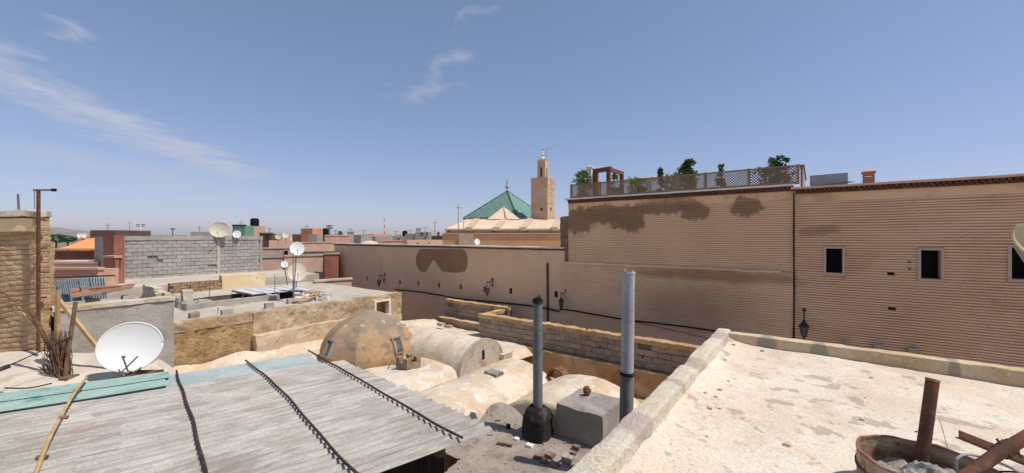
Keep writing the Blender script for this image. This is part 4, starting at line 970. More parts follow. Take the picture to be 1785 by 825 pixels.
# sooty chimney
c1 = Vector((.56, 8.72, 0)); s1, t1, _ = S(c1)
ch1 = thing('sooty_chimney', 'shorter grey flue pipe on a soot black masonry stump', 'chimney', (s1, t1, -2.9))
m = MB(); vs = []; fs = []; n = 4
lv = [(-3.0,.28),(-2.40,.27),(-2.26,.21),(-2.17,.14)]
sub = 9
def sq(i, r):                                # rounded square outline
    a = 2*math.pi*i/36; cx, cy = math.cos(a), math.sin(a); k = 1/max(abs(cx), abs(cy)); k = .75*k+.25
    return cx*k*r, cy*k*r
def stf(i, j):
    x = j*3; k = min(int(x), 2); f_ = x-k; z = lv[k][0]*(1-f_)+lv[k+1][0]*f_; r = lv[k][1]*(1-f_)+lv[k+1][1]*f_
    a, b = sq(i*36, r); p = Vector((s1+a, t1+b, z)); return p + noise.noise_vector(p*5)*.035 + noise.noise_vector(p*14)*.015
MB().grid(stf, 36, 18).build('stump', SOOTB, ch1, smooth=True, weld=True)
def flue(th, c, z0, z1, r, tilt, label_bands, seed, pm_=None):
    pm_ = pm_ or GALV
    ax = Vector((tilt[0], tilt[1], 1))
    def at(z): return Vector((c[0], c[1], 0)) + ax*(z - z0) + Vector((0, 0, z0))
    zs = [z0] + label_bands + [z1]
    for k in range(len(zs)-1):
        a, b = at(zs[k]), at(zs[k+1]); rr = r*(1-.02*k)
        p = MB().tube([a, b], rr, 24, caps=False).tube([b, a], rr*.93, 24, caps=False)
        o = p.build('pipe_section', pm_, th, smooth=True, recalc=False)
        if k: MB().tube([a-ax*.018, a+ax*.018], rr*1.06, 24, caps=False).build('joint_collar', pm_, o, smooth=True)
    top = at(z1); m = MB()
    for k in range(24):                      # torn, folded metal at the mouth
        a = 2*math.pi*k/24; a2 = 2*math.pi*(k+1)/24
        h = max(0, .10*noise.noise(Vector((math.cos(a)*1.6, math.sin(a)*1.6, seed)))+.015); h2 = max(0, .10*noise.noise(Vector((math.cos(a2)*1.6, math.sin(a2)*1.6, seed)))+.015)
        m.add([top+Vector((r*.99*math.cos(a), r*.99*math.sin(a), -.02)), top+Vector((r*.99*math.cos(a2), r*.99*math.sin(a2), -.02)), top+Vector((r*.9*math.cos(a2), r*.9*math.sin(a2), h2)), top+Vector((r*.9*math.cos(a), r*.9*math.sin(a), h))], [(0,1,2,3)])
    return m, top
m, top = flue(ch1, (s1, t1), -2.2, .12, .105, (0, 0), [-.78, -.50], 2, GALV1)
m.build('torn_mouth', SOOT, ch1, recalc=False)
mm = MB().tube([top+Vector((0,0,-.06)), top+Vector((0,0,.012))], .118, 18, caps=False).tube([top+Vector((-.1,.0,.01)), top+Vector((.06,-.03,.035)), top+Vector((.07,-.04,.13))], [.022,.03,.006], 6).tube([top+Vector((-.12,0,.0)), top+Vector((-.02,.05,.05))], .03, 6)
mm.build('wire_binding', SOOT, ch1)
c2 = Vector((2.03, 7.2, 0)); s2, t2, _ = S(c2)
ch2 = thing('tall_flue_pipe', 'taller grey metal flue pipe with a torn top behind the parapet', 'chimney', (s2, t2, -2.9))
ztp = .86
m, top = flue(ch2, (s2, t2), -2.9, ztp, .115, (.016, .004), [-.95, .02, .22], 7)
m.build('torn_mouth', GALV, ch2, recalc=False)
ax = Vector((.016,.004,1)); wp = Vector((s2, t2, -2.9)) + ax*1.95
MB().tube([wp-ax*.03, wp+ax*.03], .128, 20).tube([wp+Vector((.08,-.09,-.02)), wp+Vector((.15,-.10,.02))], .02, 6).build('wire_binding', SOOT, ch2)
MB().tube([Vector((s2,t2,-2.9)), Vector((s2,t2,-2.9))+ax*1.92], .1215, 24, caps=False).build('sooty_lower_sleeve', M('sooty_galvanised', (.15,.145,.14), rough=.6, metal=.2, layers=[((.25,.25,.25),1.5,.45,.62,.9,(1,1,.3)), ((.07,.065,.06),2,.55,.68,.8)]), ch2, smooth=True)
MB().add([top+Vector(p) for p in ((-.113,-.02,-.06),(-.06,-.097,-.06),(-.03,-.105,.035),(-.105,-.01,.05),(-.075,.075,.04),(-.08,.08,-.06))], [(0,1,2,3),(0,3,4,5)]).build('folded_flap', GALV, ch2, recalc=False)
# bits on the dusty roof
def rubble(u, v, z, r, label, mat=STONE, name='loose_stone', flat=.6, cat='stone'):
    q = PZ(u, v, z); x, y, _ = S(q); z0 = dirt_z(x, y) if z == -2.86 else z
    MB().rbox(x-r, x+r, y-r*.8, y+r*.8, z0-.01, z0+r*flat*2, r*.6, r*.3, 1.2/r, u).build(name, mat, None, label, cat, base=(x, y, z0), smooth=True, weld=True)
def stick(u0, v0, u1, v1, z, w, h, label, mat=WOOD, name='wood_offcut', cat='wood'):
    a, b = PZ(u0, v0, z), PZ(u1, v1, z); a.z = b.z = z + h/2
    MB().bar(a, b, w, h).build(name, mat, None, label, cat, base=a, grid=False)
stick(867, 772, 893, 777, -2.83, .05, .03, 'thin dark wood offcut on the dusty roof')
stick(863, 734, 873, 734, -2.52, .04, .03, 'short wood stub on top of the dusty mound')
rubble(886, 750, -2.86, .045, 'small black lump on the mound side', SOOTB, 'charcoal_lump', .9)
rubble(901, 767, -2.86, .06, 'crumpled white paper left of the soot black stump', RAG, 'crumpled_paper', .3, 'paper')
rubble(923, 779, -2.86, .075, 'crumpled white bag in front of the soot black stump', RAG, 'crumpled_bag', .3, 'bag')
for k, (u, v, r) in enumerate(((940,798,.085),(958,797,.09),(966,812,.085),(948,806,.06),(1005,785,.07),(1000,791,.06))):
    rubble(u, v, -2.86, r, ('reddish broken tile in the pipe shadow','largest reddish brick chunk by the parapet','pinkish brick chunk closest to the parapet foot','small dark brick chip among the tile chunks','dark brick stub against the parapet','dark brick bit below the parapet stub')[k], DULLB, 'brick_chunk', .4)
rubble(990, 806, -2.86, .10, 'grey rounded stone beside the near parapet', FILL, 'rounded_stone', .6)
gm = MB()
for k in range(420):
    s, t = ru(-6.3, -1.6), ru(3.0, 7.4)
    if not dkeep((s+6.75)/5.7, (t-1.2)/6.8): continue
    r = ru(.006, .022); z = dirt_z(s, t); gm.rbox(s-r, s+r, t-r, t+r, z-.003, z+r, r*2, r*.4, 30, k)
gm.build('grit', STONE, fr_, kind='stuff')
pit = thing('light_well', 'dark open gap between the tin shed and the dusty roof', 'light well', (-7, 4, -7.5))
MB().box(-11, -5.4, 0, 5.2, -5.6, -5.5).build('floor', VOID, pit)

# ------------------------------------------------------------------ corrugated tin shed roof
O_ = Vector((-.245, 3.32)); au = Vector((-.673, .740)); bu = Vector((.740, .672))
def SH(p, q, dz=0.0):                        # p up the roof (away), q along the ridges towards the left
    xy = O_ + au*p - bu*q; return Vector((xy.x, xy.y, .145 - .0605*xy.y + dz))
shed = thing('tin_shed', 'weathered corrugated tin shed roof held down with rusty bars', 'shed', SH(1.5, 1.5, -2.8), grid=False)
def corr(p0, p1, q0, q1, dz, mat, name='tin_sheet', amp=.0115, pitch=.098, ends=.03, wav=.02):
    m = MB(); n = int((p1-p0)/pitch*6); mq = max(4, int((q1-q0)/.25))
    def fn(i, j):
        p = p0 + (p1-p0)*i; e = ends*noise.noise(Vector((p*6, q0, 1))) + ends*.6*noise.noise(Vector((p*22, q0, 1)))
        q = q0 + e + (q1-q0-e)*j
        return SH(p, q, dz + amp*math.sin(2*math.pi*p/pitch) + wav*noise.noise(Vector((p*.9, q*.7, 2))))
    m.grid(fn, n, mq)
    return m.build(name, mat, shed, smooth='all', recalc=False)
for k in range(5):
    p0 = -.12 + .76*k; p1 = p0 + .80
    if k == 4: corr(p0, 3.70, .33, 2.5, .0, TINB); corr(p0, 3.70, 2.45, 5.6, .005, TIN)
    else:
        q0 = (-.02, .0, .04, .06)[k]
        corr(p0, p1, q0, 2.3+.2*(k%2), .0012*(k % 2), TIN); corr(p0, p1, 2.2+.2*(k%2), 5.6, .0012*(k % 2)+.003, TIN)
corr(3.02, 3.44, 1.90, 5.8, .022, GREENS, 'green_sheet', .007, .05, .02)
corr(3.36, 3.76, 1.86, 5.8, .030, GREENS, 'green_sheet', .007, .05, .02)
for k, q in enumerate((.30, 1.06, 1.78)):
    pts = [SH(-.14+3.9*i/30, q + (.020 if k == 1 else .010)*math.sin(i*.21+k) + .004*math.sin(i*.8), .030 + .020*noise.noise(Vector(((-.14+3.9*i/30)*.9, q*.7, 2)))) for i in range(31)]
    MB().tube(pts, .010, 8).build('weight_bar', BARM, shed, smooth='all', label='rusty iron bar')
    for i in range(50):                       # tie wires that make the bar look notched
        pass
pts = [SH(-.5+4.25*i/24, 2.55 - .02*math.sin(i*.3), .10+.01*math.sin(i*.7)) for i in range(25)]
cn = MB().tube(pts, .012, 8).build('cane', CANE, shed, smooth='all', label='dry split cane')
for i in (6, 10, 15, 20):
    MB().tube([SH(-.5+4.25*i/24, 2.55-.028, .10), SH(-.5+4.25*i/24+.02, 2.55+.022, .106)], .0145, 6).build('cane_knot', WOOD, cn)
MB().bar(SH(.08, .06, -.055), SH(.08, 5.6, -.055), .06, .07).build('eave_beam', WOOD, shed)
MB().bar(SH(3.5, .35, -.06), SH(3.5, 5.6, -.06), .08, .09).build('back_beam', WOOD, shed)
for q in (.35, 1.05, 1.8, 2.6, 3.4):
    MB().bar(SH(.06, q, -.14), SH(3.65, q, -.14), .06, .07).build('rafter', WOOD, shed)
for (p, q) in ((.45,.3),(.45,2.6),(3.4,.5)):
    a = SH(p, q, -.18); MB().tube([a, Vector((a.x, a.y, -5.5))], .06, 8).build('post', WOOD, shed)
for k in range(22):                           # board wall set back under the eave
    q = .16 + .24*k; a = SH(.34, q, -.14); b = SH(.34, q+.232, -.14)
    z0 = -5.5; m = MB(); nrm = Vector((au.x, au.y, 0))*.03; j = Vector((au.x, au.y, 0))*ru(-.015,.015)
    A1, B1 = a+j, b+j
    m.add([Vector((A1.x,A1.y,z0)), Vector((B1.x,B1.y,z0)), B1, A1, Vector((A1.x,A1.y,z0))+nrm, Vector((B1.x,B1.y,z0))+nrm, B1+nrm, A1+nrm], [(0,1,2,3),(7,6,5,4),(0,4,5,1),(1,5,6,2),(2,6,7,3),(3,7,4,0)])
    m.build('wall_board', SHEDW, shed)
for k in range(15):
    p = .36 + .215*k; a = SH(p, .14, -.16); b = SH(p+.207, .14, -.16); nrm = Vector((-bu.x, -bu.y, 0))*.03
    MB().add([Vector((a.x,a.y,-5.5)), Vector((b.x,b.y,-5.5)), b, a, Vector((a.x,a.y,-5.5))+nrm, Vector((b.x,b.y,-5.5))+nrm, b+nrm, a+nrm], [(0,1,2,3),(7,6,5,4),(0,4,5,1),(1,5,6,2),(2,6,7,3),(3,7,4,0)]).build('wall_board', SHEDW, shed)
stick(700, 826, 770, 790, -2.7, .06, .05, 'grey steel bar lying in the gap under the shed eave', STEEL, 'steel_bar', 'bar')

# ------------------------------------------------------------------ left: adobe wall, antenna mast, ledge, poles
AW0, AW1 = P(-60, 0, 8.1), P(66, 0, 8.1)
ad = thing('adobe_wall', 'tall eroded mud brick wall at the left edge', 'wall', (AW1.x-.5, 8.1, -7.5), grid=False)
zt0, zb0 = 2.02, -.92
nb = 19; hb = (zt0-.12-zb0)/nb; z = zb0
MB().box(AW0.x-1, AW1.x-.05, 8.18, 8.27, -7.5, zt0-.1).build('wall_core', M('mud_core', (.33,.20,.10), layers=[((.25,.15,.08),4,.45,.62)], bump=[(10,.8,.05)]), ad)
def strata(x, z):
    zz = z + .05*noise.noise(Vector((x*1.1, z*.9, 0))) + .025*noise.noise(Vector((x*4.5, z*2, 5)))
    lay = zz/.105 + .9*noise.noise(Vector((x*.5, z*.45, 8))); f_ = lay - math.floor(lay); idx = math.floor(lay)
    amp = max(0.0, .45 + .9*noise.noise(Vector((x*1.4, idx*3.7, 2))))
    smoothp = max(0.0, min(1.0, (noise.noise(Vector((x*1.2, z*1.1, 21))) - .05)*4))      # places where the render still holds
    d = -.010*math.sin(math.pi*min(1, f_/.86))**.4 if f_ < .86 else .026*amp
    jx = x/.34 + .5*(idx % 2) + .3*noise.noise(Vector((idx*5.1, x, 4))); jf = jx - math.floor(jx)
    if jf < .06: d += .016*amp
    d *= (1 - .8*smoothp); d -= .02*smoothp
    d += .045*noise.noise(Vector((x*.9, z*.9, 1))) + .014*noise.noise(Vector((x*6, z*7, 1))) + .010*noise.noise(Vector((x*22, z*24, 1)))
    return d
def adf(i, j):
    z = zb0 + (zt0-.1-zb0)*j; L0, L1 = AW0.x-1, AW1.x
    W = (L1-L0) + .17; x = L0 + W*i
    if x <= L1: return (x + (.05*noise.noise(Vector((z*4,0,3))) if x > L1-.08 else 0), 8.12 + strata(x, z), z)
    y = 8.12 + (x-L1); d = strata(L1 + (y-8.12)*.8 + 3, z); return (L1 + .04*noise.noise(Vector((z*4,0,3))) - d*.8, y + .02, z)
MB().grid(adf, 170, 340).build('eroded_face', ADOBE, ad, smooth='all', recalc=False)
def adf2(i, j):
    z = zb0 + (zt0-.1-zb0)*j; x = AW0.x - 1 - 9*(1-i); return (x, 8.12 + strata(x, z), z)
MB().grid(adf2, 220, 120).build('eroded_face', ADOBE, ad, smooth='all', recalc=False)
MB().box(AW0.x-10, AW0.x-1, 8.2, 8.27, -7.5, zt0-.1).build('wall_core', ADOBE, ad)
MB().rbox(AW0.x-10, AW0.x-1, 8.0, 8.32, zt0-.12, zt0, .2, .035, 4, 38).build('earth_cap', PARAPET, ad, smooth=True, weld=True)
MB().rbox(AW0.x-1, AW1.x+.03, 8.0, 8.32, zt0-.12, zt0, .09, .035, 4, 31).build('earth_cap', PARAPET, ad, smooth=True, weld=True)
MB().rbox(AW0.x-1, AW1.x-.05, 8.05, 8.12, zt0-.42, zt0-.16, .1, .01, 4, 32).build('plaster_remnant', YELLOW, ad, smooth='all')
MB().rbox(-10.7, P(91,0,8.6).x, 8.55, 8.64, -1.2, P(0,421,8.6).z, .08, .03, 5, 33).build('end_buttress', ADOBE, ad, smooth=True, weld=True)
MB().box(AW0.x-1, AW1.x-.1, 8.2, 8.5, -7.5, -.93).build('foundation', OCHRE, ad)
rod = P(33, 366, 8.3); MB().tube([rod-Vector((0,0,.1)), rod+Vector((-.02,0,.33))], .02, 6).build('iron_rod', STEEL, None, 'short grey iron rod standing on the adobe wall', 'rod', base=rod-Vector((0,0,.1)), grid=False)
mb_ = P(67, 612, 7.95)
ms = thing('antenna_mast', 'rusty iron mast with a short top crossbar before the adobe wall', 'mast', mb_, grid=False)
MB().bar(mb_, P(67, 330, 7.95), .042, .04, (0,1,0)).build('mast', RUST, ms)
MB().bar(P(59, 331, 7.95), P(93, 331, 7.95), .03, .035).build('crossbar', STEEL, ms)
MB().box(P(92,0,7.95).x, P(96,0,7.95).x, 7.92, 7.98, P(0,333.5,7.95).z, P(0,328.5,7.95).z).build('end_cap', CABLE, ms)
MB().bar(P(60, 331, 7.95), P(60, 364, 7.95), .008, .008, (0,1,0)).build('stay_wire', STEEL, ms)
for v in (433, 519): MB().bar(P(66, v, 7.97), P(79, v-1, 8.15), .06, .03).build('wall_clamp', RUST, ms)
# plaster ledge at the far left
def ledge_z(X, Y): return -.98 + .06*noise.noise(Vector((X*.8, Y*.8, 2))) + .02*noise.noise(Vector((X*3, Y*3, 2))) - .10*max(0, 7.2-Y) - .5*max(0, X+7.9)**2 + .16*math.exp(-((Y-8.1)/.25)**2)
lg = thing('plaster_ledge', 'pale cement ledge below the adobe wall and the leaning poles', 'ledge', (-9.5, 7, -1.4), grid=False)
MB().grid(lambda i, j: (-19+12.4*i, 5.0+3.4*j, ledge_z(-19+12.4*i, 5.0+3.4*j)), 170, 50).build('surface', M('pale_cement', (.56,.49,.40), layers=[((.62,.54,.44),1.2,.42,.62), ((.42,.35,.28),2,.56,.68,.7), ((.33,.28,.23),7,.63,.70,.5)], bump=[(8,.4,.03),(40,.4,.01)], fine=.1), lg, smooth='all', recalc=False)
MB().box(-19, -6.9, 5.2, 8.3, -7.5, -2.0).build('base', OCHRE, lg)
# leaning poles, brush bundle, cable
def pole(p, label, r, mat, name='leaning_pole', sq_=False):
    m = MB(); m.bar(p[0], p[1], r*2, r*2, (0,1,0)) if sq_ else m.tube(arc(p, 4), r, 8)
    m.build(name, mat, None, label, 'pole', base=p[0], grid=False, smooth=not sq_)
pole([P(117,668,7.2), P(88,605,7.35), P(52,539,7.5)], 'dark rusty pole leaning left towards the mast', .035, RUST)
pole([P(111,672,7.1), P(121,600,7.2), P(132,526,7.3)], 'grey brown pole leaning right before the cement wall', .03, WOOD)
pole([P(99,614,7.6), P(101,506,7.6)], 'upright pale timber post by the adobe wall end', .026, WOODL, 'timber_post', True)
pole([P(190,630,7.6), P(102,522,7.65)], 'slanting pale timber running behind the white dish', .028, WOODL, 'timber_brace', True)
pole([P(100,640,7.4), P(66,575,7.45), P(40,545,7.5)], 'thin green stick beside the rusty pole', .013, CANE, 'thin_stick')
br = thing('brush_bundle', 'bundle of dry brown brushwood at the foot of the poles', 'brushwood', P(108,670,7.25), grid=False)
m = MB()
for k in range(170):
    u0 = ru(92,128); a = P(u0, 672+ru(-4,2), 7.15+ru(-.1,.25)); u1 = ru(70,118) if rnd() < .65 else ru(95,125); b = P(u1, ru(575,645), 7.3+ru(-.15,.25))
    mid = (a+b)/2 + Vector((ru(-.08,.08), ru(-.05,.05), ru(-.08,.04))); m.tube([a, mid, b], ru(.004,.010), 4, caps=False)
m.build('twigs', BRUSH, br, kind='stuff')
MB().rbox(P(112,0,7.1).x, P(128,0,7.1).x, 7.0, 7.2, P(0,672,7.1).z-.1, P(0,655,7.1).z, .05, .03, 6, 34).build('rotten_log', WOOD, br, smooth=True, weld=True)
strand([P(-5,646,6.4), P(60,617,6.8), P(126,586,7.2)], .009, 'slack_cable', 'dark cable strung low from the left edge to the leaning pole')
MB().tube([P(-4,645,6.4), P(18,637,6.5)], .035, 8).build('cable_joint', DARKCLOTH, None, 'black taped joint on the low cable at the left edge', 'cable joint', base=P(-4,645,6.4), grid=False)
strand([P(8,676,6.2), P(50,676,6.3), P(90,668,6.4)], .010, 'ground_cable', 'brown cable lying on the pale ledge by the green sheet')
# brown rags and stand under the big dish
rg = thing('rusted_scrap', 'dark rusty scrap heap under the large white dish', 'scrap', P(238,665,7.3), grid=False)
MB().rbox(P(214,0,7.3).x, P(262,0,7.3).x, 7.1, 7.55, -1.35, P(0,652,7.3).z, .07, .05, 5, 35).build('scrap_plate', RUST, rg, smooth=True, weld=True)
MB().rbox(P(246,0,7.2).x, P(274,0,7.2).x, 7.0, 7.25, -1.3, P(0,655,7.2).z, .06, .03, 7, 36).build('scrap_block', RUST, rg, smooth=True, weld=True)
for (a, b) in (((192,668),(240,621)),((206,644),(218,656)),((216,664),(246,640))):
    MB().tube([P(*a,7.0), P(*b,6.95)], .012, 6).build('strut', STEEL, rg)
MB().bar(P(262,633,7.7), P(293,611,7.9), .03, .03).build('strut', FRAMEG, rg)

# ------------------------------------------------------------------ grey cement hut behind the big dish
sH = -12.5; tH0, tH1 = on_s(97, sH), on_s(303, sH)
hut = thing('cement_hut', 'rough grey cement walled hut with a rusty sheet on its top', 'hut', (sH-1, 1.5, -7.5))
MB().rbox(sH-.25, sH, tH0, tH1, -2.6, -.06, .12, .025, 2.5, 41).build('front_wall', CEMENT, hut, smooth=True, weld=True)
MB().rbox(sH-.42, sH+.03, tH0-.05, tH1+.02, -.055, .03, .09, .018, 4, 42).build('wall_cap', PARAPET, hut, smooth=True, weld=True)
MB().box(sH-3.2, sH-.26, tH0, tH1-.05, -7.5, -.22).build('body', CEMENT, hut)
MB().rbox(sH-1.5, sH-.40, tH1-.10, tH1+.08, -.24, .075, .08, .03, 4, 48).build('curb', PARAPET, hut, smooth=True, weld=True)
MB().rbox(sH-2.7, sH-1.48, tH1-.08, tH1+.12, -.24, .13, .08, .04, 4, 49).build('curb', PARAPET, hut, smooth=True, weld=True)
for k, (ds_, dt_) in enumerate(((-.55,.5),(-.6,1.1),(-.6,1.7),(-.65,2.25))):
    MB().rbox(sH+ds_-.2, sH+ds_, tH0+dt_, tH0+dt_+.22, -.2, .08, .08, .015, 6, 43+k).build('sheet_support', PARAPET, hut, smooth=True, weld=True)
rs = thing('rusty_sheet', 'rusty brown metal sheet laid over the grey cement hut', 'metal sheet', (sH-.8, 1.5, .1))
A_, B_, C_, D_ = [Vector(S(p)) for p in (P(124,519,8.6), P(228,503,9.6), P(236,494,10.4), P(122,502,9.6))]
def bil(i, j): 
    p = A_.lerp(B_, i).lerp(D_.lerp(C_, i), j); return p + Vector((0,0,.02*noise.noise(Vector((i*6, j*3, 1))) + .012*math.sin(j*18)))
m = MB().grid(bil, 30, 14).grid(lambda i, j: bil(i, j) - Vector((0,0,.008)), 30, 14); m.build('sheet', RUSTS, rs, smooth='all', recalc=False)
MB().bar(S(P(148,505,9.3)), S(P(210,500,9.8)), .06, .05).build('weight_plank', WOOD, rs)
MB().rbox(*[c for a, b in zip(S(P(147,505,9.2)), S(P(147,505,9.2))) for c in (a-.07, b+.07)], .05, .02, 8, 47).build('weight_stone', STONE, rs, smooth=True, weld=True)

# blue sheets, pink terraces and awning behind the hut
tp = thing('blue_sheet_fence', 'blue grey corrugated sheets fencing the yard behind the hut', 'fence', P(145,520,13.5), grid=False)
for k, (u0, u1, v0, v1, mt_) in enumerate(((90,116,497,522,WHITESH if 0 else TARP),(112,133,487,520,TARP),(130,152,484,515,TARP),(150,170,483,510,TARP),(168,196,482,503,TARP))):
    a, b = P(u0, v1, 13.4+.02*k), P(u1, v1, 13.6+.02*k); zt_ = P(u0, v0, 13.5).z; n = 24
    m = MB().grid(lambda i, j: (a.x+(b.x-a.x)*i, a.y+(b.y-a.y)*i+.02*math.sin(i*n*1.6)-.25*j, -1.5+(zt_+1.5)*j), n*3, 6); m.build('sheet', mt_, tp, smooth='all', recalc=False)
MB().bar(P(88,484,13.7), P(200,480,13.8), .05, .05).build('rail', RUST, tp)

# ------------------------------------------------------------------ earth-walled house with terrace
SE = -14.8; tE1 = on_s(700, SE); zE = -1.02
eh = thing('earth_house', 'ochre earth walled house with a flat grey terrace beyond the dome', 'house', (SE-4, 7, -7.5))
s1_, t1_, _ = S(PZ(0,0,0)) if False else (0,0,0)
def on_sw(u, v): t = on_s(u, SE); return t, zat(u, v, G(SE, t))
wt0, wz1 = on_sw(655, 527); wt1, wz0 = on_sw(677, 546)
tm = on_s(440, SE)
def faced(m, t0, t1, z0, z1, holes, amp, freq, seed, x=SE):  # rough face with openings
    ts = sorted({t0, t1, *[h[0] for h in holes], *[h[1] for h in holes]}); zs = sorted({z0, z1, *[h[2] for h in holes], *[h[3] for h in holes]})
    for a, b in zip(ts, ts[1:]):
        for c, d in zip(zs, zs[1:]):
            if any(h[0] < (a+b)/2 < h[1] and h[2] < (c+d)/2 < h[3] for h in holes): continue
            m.rbox(x-.4, x, a, b, c, d, .10, amp, freq, seed)
    return m
faced(MB(), 2.5, tm, -3.2, zE-.28, [], .05, 4, 61).build('rubble_wall', RUBBLE, eh, smooth=True, weld=True)
faced(MB(), 2.5, tm, zE-.279, zE, [], .03, 3, 62, SE+.02).build('plaster_band', EARTHP, eh, smooth=True, weld=True)
faced(MB(), tm-.002, tE1, -3.2, zE, [(wt0, wt1, wz0, wz1)], .045, 2.8, 63, SE+.01).build('plastered_wall', EARTHP, eh, smooth=True, weld=True)
MB().rbox(SE, SE+.30, tm, tE1-1.1, -3.0, -1.72, .10, .055, 2.2, 64).build('buttress_ledge', M('pale_earth_plaster', (.54,.40,.25), layers=[((.64,.51,.36),1.1,.42,.60), ((.42,.28,.16),1.8,.53,.66,.7), ((.25,.20,.15),3.5,.57,.66,.7)], bump=[(6,.6,.05),(30,.5,.02)], fine=.12), eh, smooth=True, weld=True)
w = MB()
for (a, b, c, d) in ((wt0-.09,wt0,wz0-.09,wz1+.09),(wt1,wt1+.09,wz0-.09,wz1+.09),(wt0,wt1,wz1,wz1+.09),(wt0,wt1,wz0-.09,wz0)): w.box(SE-.2, SE+.055, a, b, c, d)
wo = w.build('window', COPING, eh, label='whitewashed window opening')
MB().box(SE-.52, SE-.5, wt0-.1, wt1+.1, wz0-.1, wz1+.1).build('dark_room', DARK, wo)
hole = (-20.5, -17.35, 4.95, 8.8)
m = MB()
xs = [-23.0, hole[0], hole[1], SE-.38]; ys = [2.3, hole[2], hole[3], tE1+.02]
for i in range(3):
    for j in range(3):
        if i == 1 and j == 1: continue
        a, b, c, d = xs[i], xs[i+1], ys[j], ys[j+1]
        m.grid(lambda p, q: (a+(b-a)*p, c+(d-c)*q, zE-.04+.03*noise.noise(Vector(((a+(b-a)*p)*.9, (c+(d-c)*q)*.9, 0)))), max(2,int((b-a)/.2)), max(2,int((d-c)/.2)))
TERR = M('terrace_cement', (.46,.40,.33), layers=[((.54,.47,.385),.9,.42,.62), ((.34,.29,.24),1.4,.54,.68,.7), ((.58,.53,.46),5,.60,.68,.6), ((.25,.21,.175),6,.64,.70,.5)], bump=[(6,.4,.03),(40,.4,.01)], fine=.12)
m.build('terrace_floor', TERR, eh, smooth='all', weld=True, recalc=False)
m = MB(); h0, h1, h2, h3 = hole
for (a, b) in (((h0,h2),(h1,h2)),((h1,h2),(h1,h3)),((h1,h3),(h0,h3)),((h0,h3),(h0,h2))):
    m.poly([(a[0],a[1],-6.5),(b[0],b[1],-6.5),(b[0],b[1],zE-.06),(a[0],a[1],zE-.06)])
m.poly([(h0,h2,-6.5),(h1,h2,-6.5),(h1,h3,-6.5),(h0,h3,-6.5)])
m.build('courtyard_shaft', M('courtyard_brown_wall', (.16,.105,.065), layers=[((.20,.14,.09),1,.45,.62)]), eh, recalc=False)
MB().rbox(-17.62, -17.36, 4.5, 7.35, zE-.06, zE+.16, .12, .025, 4, 66).build('courtyard_kerb', CEMENT, eh, smooth=True, weld=True)
MB().rbox(-20.7, -17.63, 7.2, 7.35, zE-.1, zE+.12, .12, .02, 4, 67).build('courtyard_kerb', CEMENT, eh, smooth=True, weld=True)
MB().rbox(-20.8, -18.2, 4.6, 4.85, zE-.1, zE+.12, .12, .02, 4, 68).build('courtyard_kerb', CEMENT, eh, smooth=True, weld=True)
MB().box(-23, SE-.45, 2.4, 4.9, -7.5, zE-.12).box(-23, SE-.45, 8.85, tE1-.02, -7.5, zE-.12).box(-23, -20.55, 4.9, 8.85, -7.5, zE-.12).build('house_core', OCHRE, eh)
# white canopy over the far half of the courtyard
cn = thing('courtyard_canopy', 'white panelled canopy over the open courtyard on the terrace', 'canopy', (-19.3, 8, zE))
for k in range(5):
    t = 6.75+.5*k; MB().box(-20.6, -18.35, t, t+.40, zE+.14-.012*k, zE+.155-.012*k).build('panel', WHITESH, cn)
for k in range(6): t = 6.74+.5*k; MB().box(-20.62, -18.3, t-.02, t+.015, zE+.08, zE+.135-.012*k).build('frame_bar', STEEL, cn)
for (s_, t_) in ((-18.4,6.9),(-18.4,9.1),(-20.5,6.9),(-20.5,9.1)): MB().tube([(s_,t_,zE-.1),(s_,t_,zE+.07)], .02, 6).build('leg', STEEL, cn)
# loose blocks, rods and debris on the terrace
for k, (u, v, w, lb) in enumerate(((396,548,.32,'grey hollow block nearest the ochre rubble wall edge'),(469,536,.28,'grey block alone on the terrace edge'),(509,528,.34,'grey block foot of the tall thin dish pole'),(569,520,.25,'small grey block on the terrace by the debris'))):
    q = PZ(u, v, zE-.02); x, y, _ = S(q)
    th = thing('loose_block', lb, 'block', (x, y, zE-.03), group='loose blocks on the terrace')
    MB().rbox(x-.09, x+.09, y-w/2, y+w/2, zE-.04, zE+.15, .08, .008, 8, k).build('block', BLOCK, th, smooth=True, weld=True)
q = PZ(338, 551, zE); x, y, _ = S(q); MB().rbox(x-.12, x+.12, y-.12, y+.12, zE-.05, zE+.12, .07, .03, 5, 3).build('loose_stone', SMOKEB, None, 'dark round stone on the terrace edge by the hut', 'stone', base=(x,y,zE-.05), smooth=True, weld=True)
for k, (u, v, r, lb) in enumerate(((334,536,.35,'large cement lump beside the courtyard kerb'),(352,532,.28,'broken cement slab leaning on the courtyard kerb'),(316,532,.22,'brownish stone against the grey hut corner'))):
    q = PZ(u, v, zE); x, y, _ = S(q); MB().rbox(x-r, x+r, y-r*.7, y+r*.7, zE-.05, zE+.18, .12, .06, 3, k).build('rubble_lump', CEMENT, None, lb, 'rubble', base=(x,y,zE-.05), smooth=True, weld=True)
for k, (u, vb, vt, lb) in enumerate(((365,517,487,'thin iron rod at the far left of the courtyard'),(380,545,536,'short iron rod behind the hollow block'),(479,519,478,'thin iron rod by the white canopy corner'),(345,538,520,'short iron rod stuck in the cement lump'),(511,527,440,'tall thin pole carrying the small bluish dish'))):
    a = PZ(u, vb, zE-.03); b = P(u, vt, a.y); MB().tube([a, b], .012 if k < 4 else .018, 6).build('iron_rod', STEEL, None, lb, 'rod', base=a, grid=False)
db = thing('debris_pile', 'heap of white rags, planks and broken plaster on the terrace', 'debris', PZ(540,520,zE), grid=False)
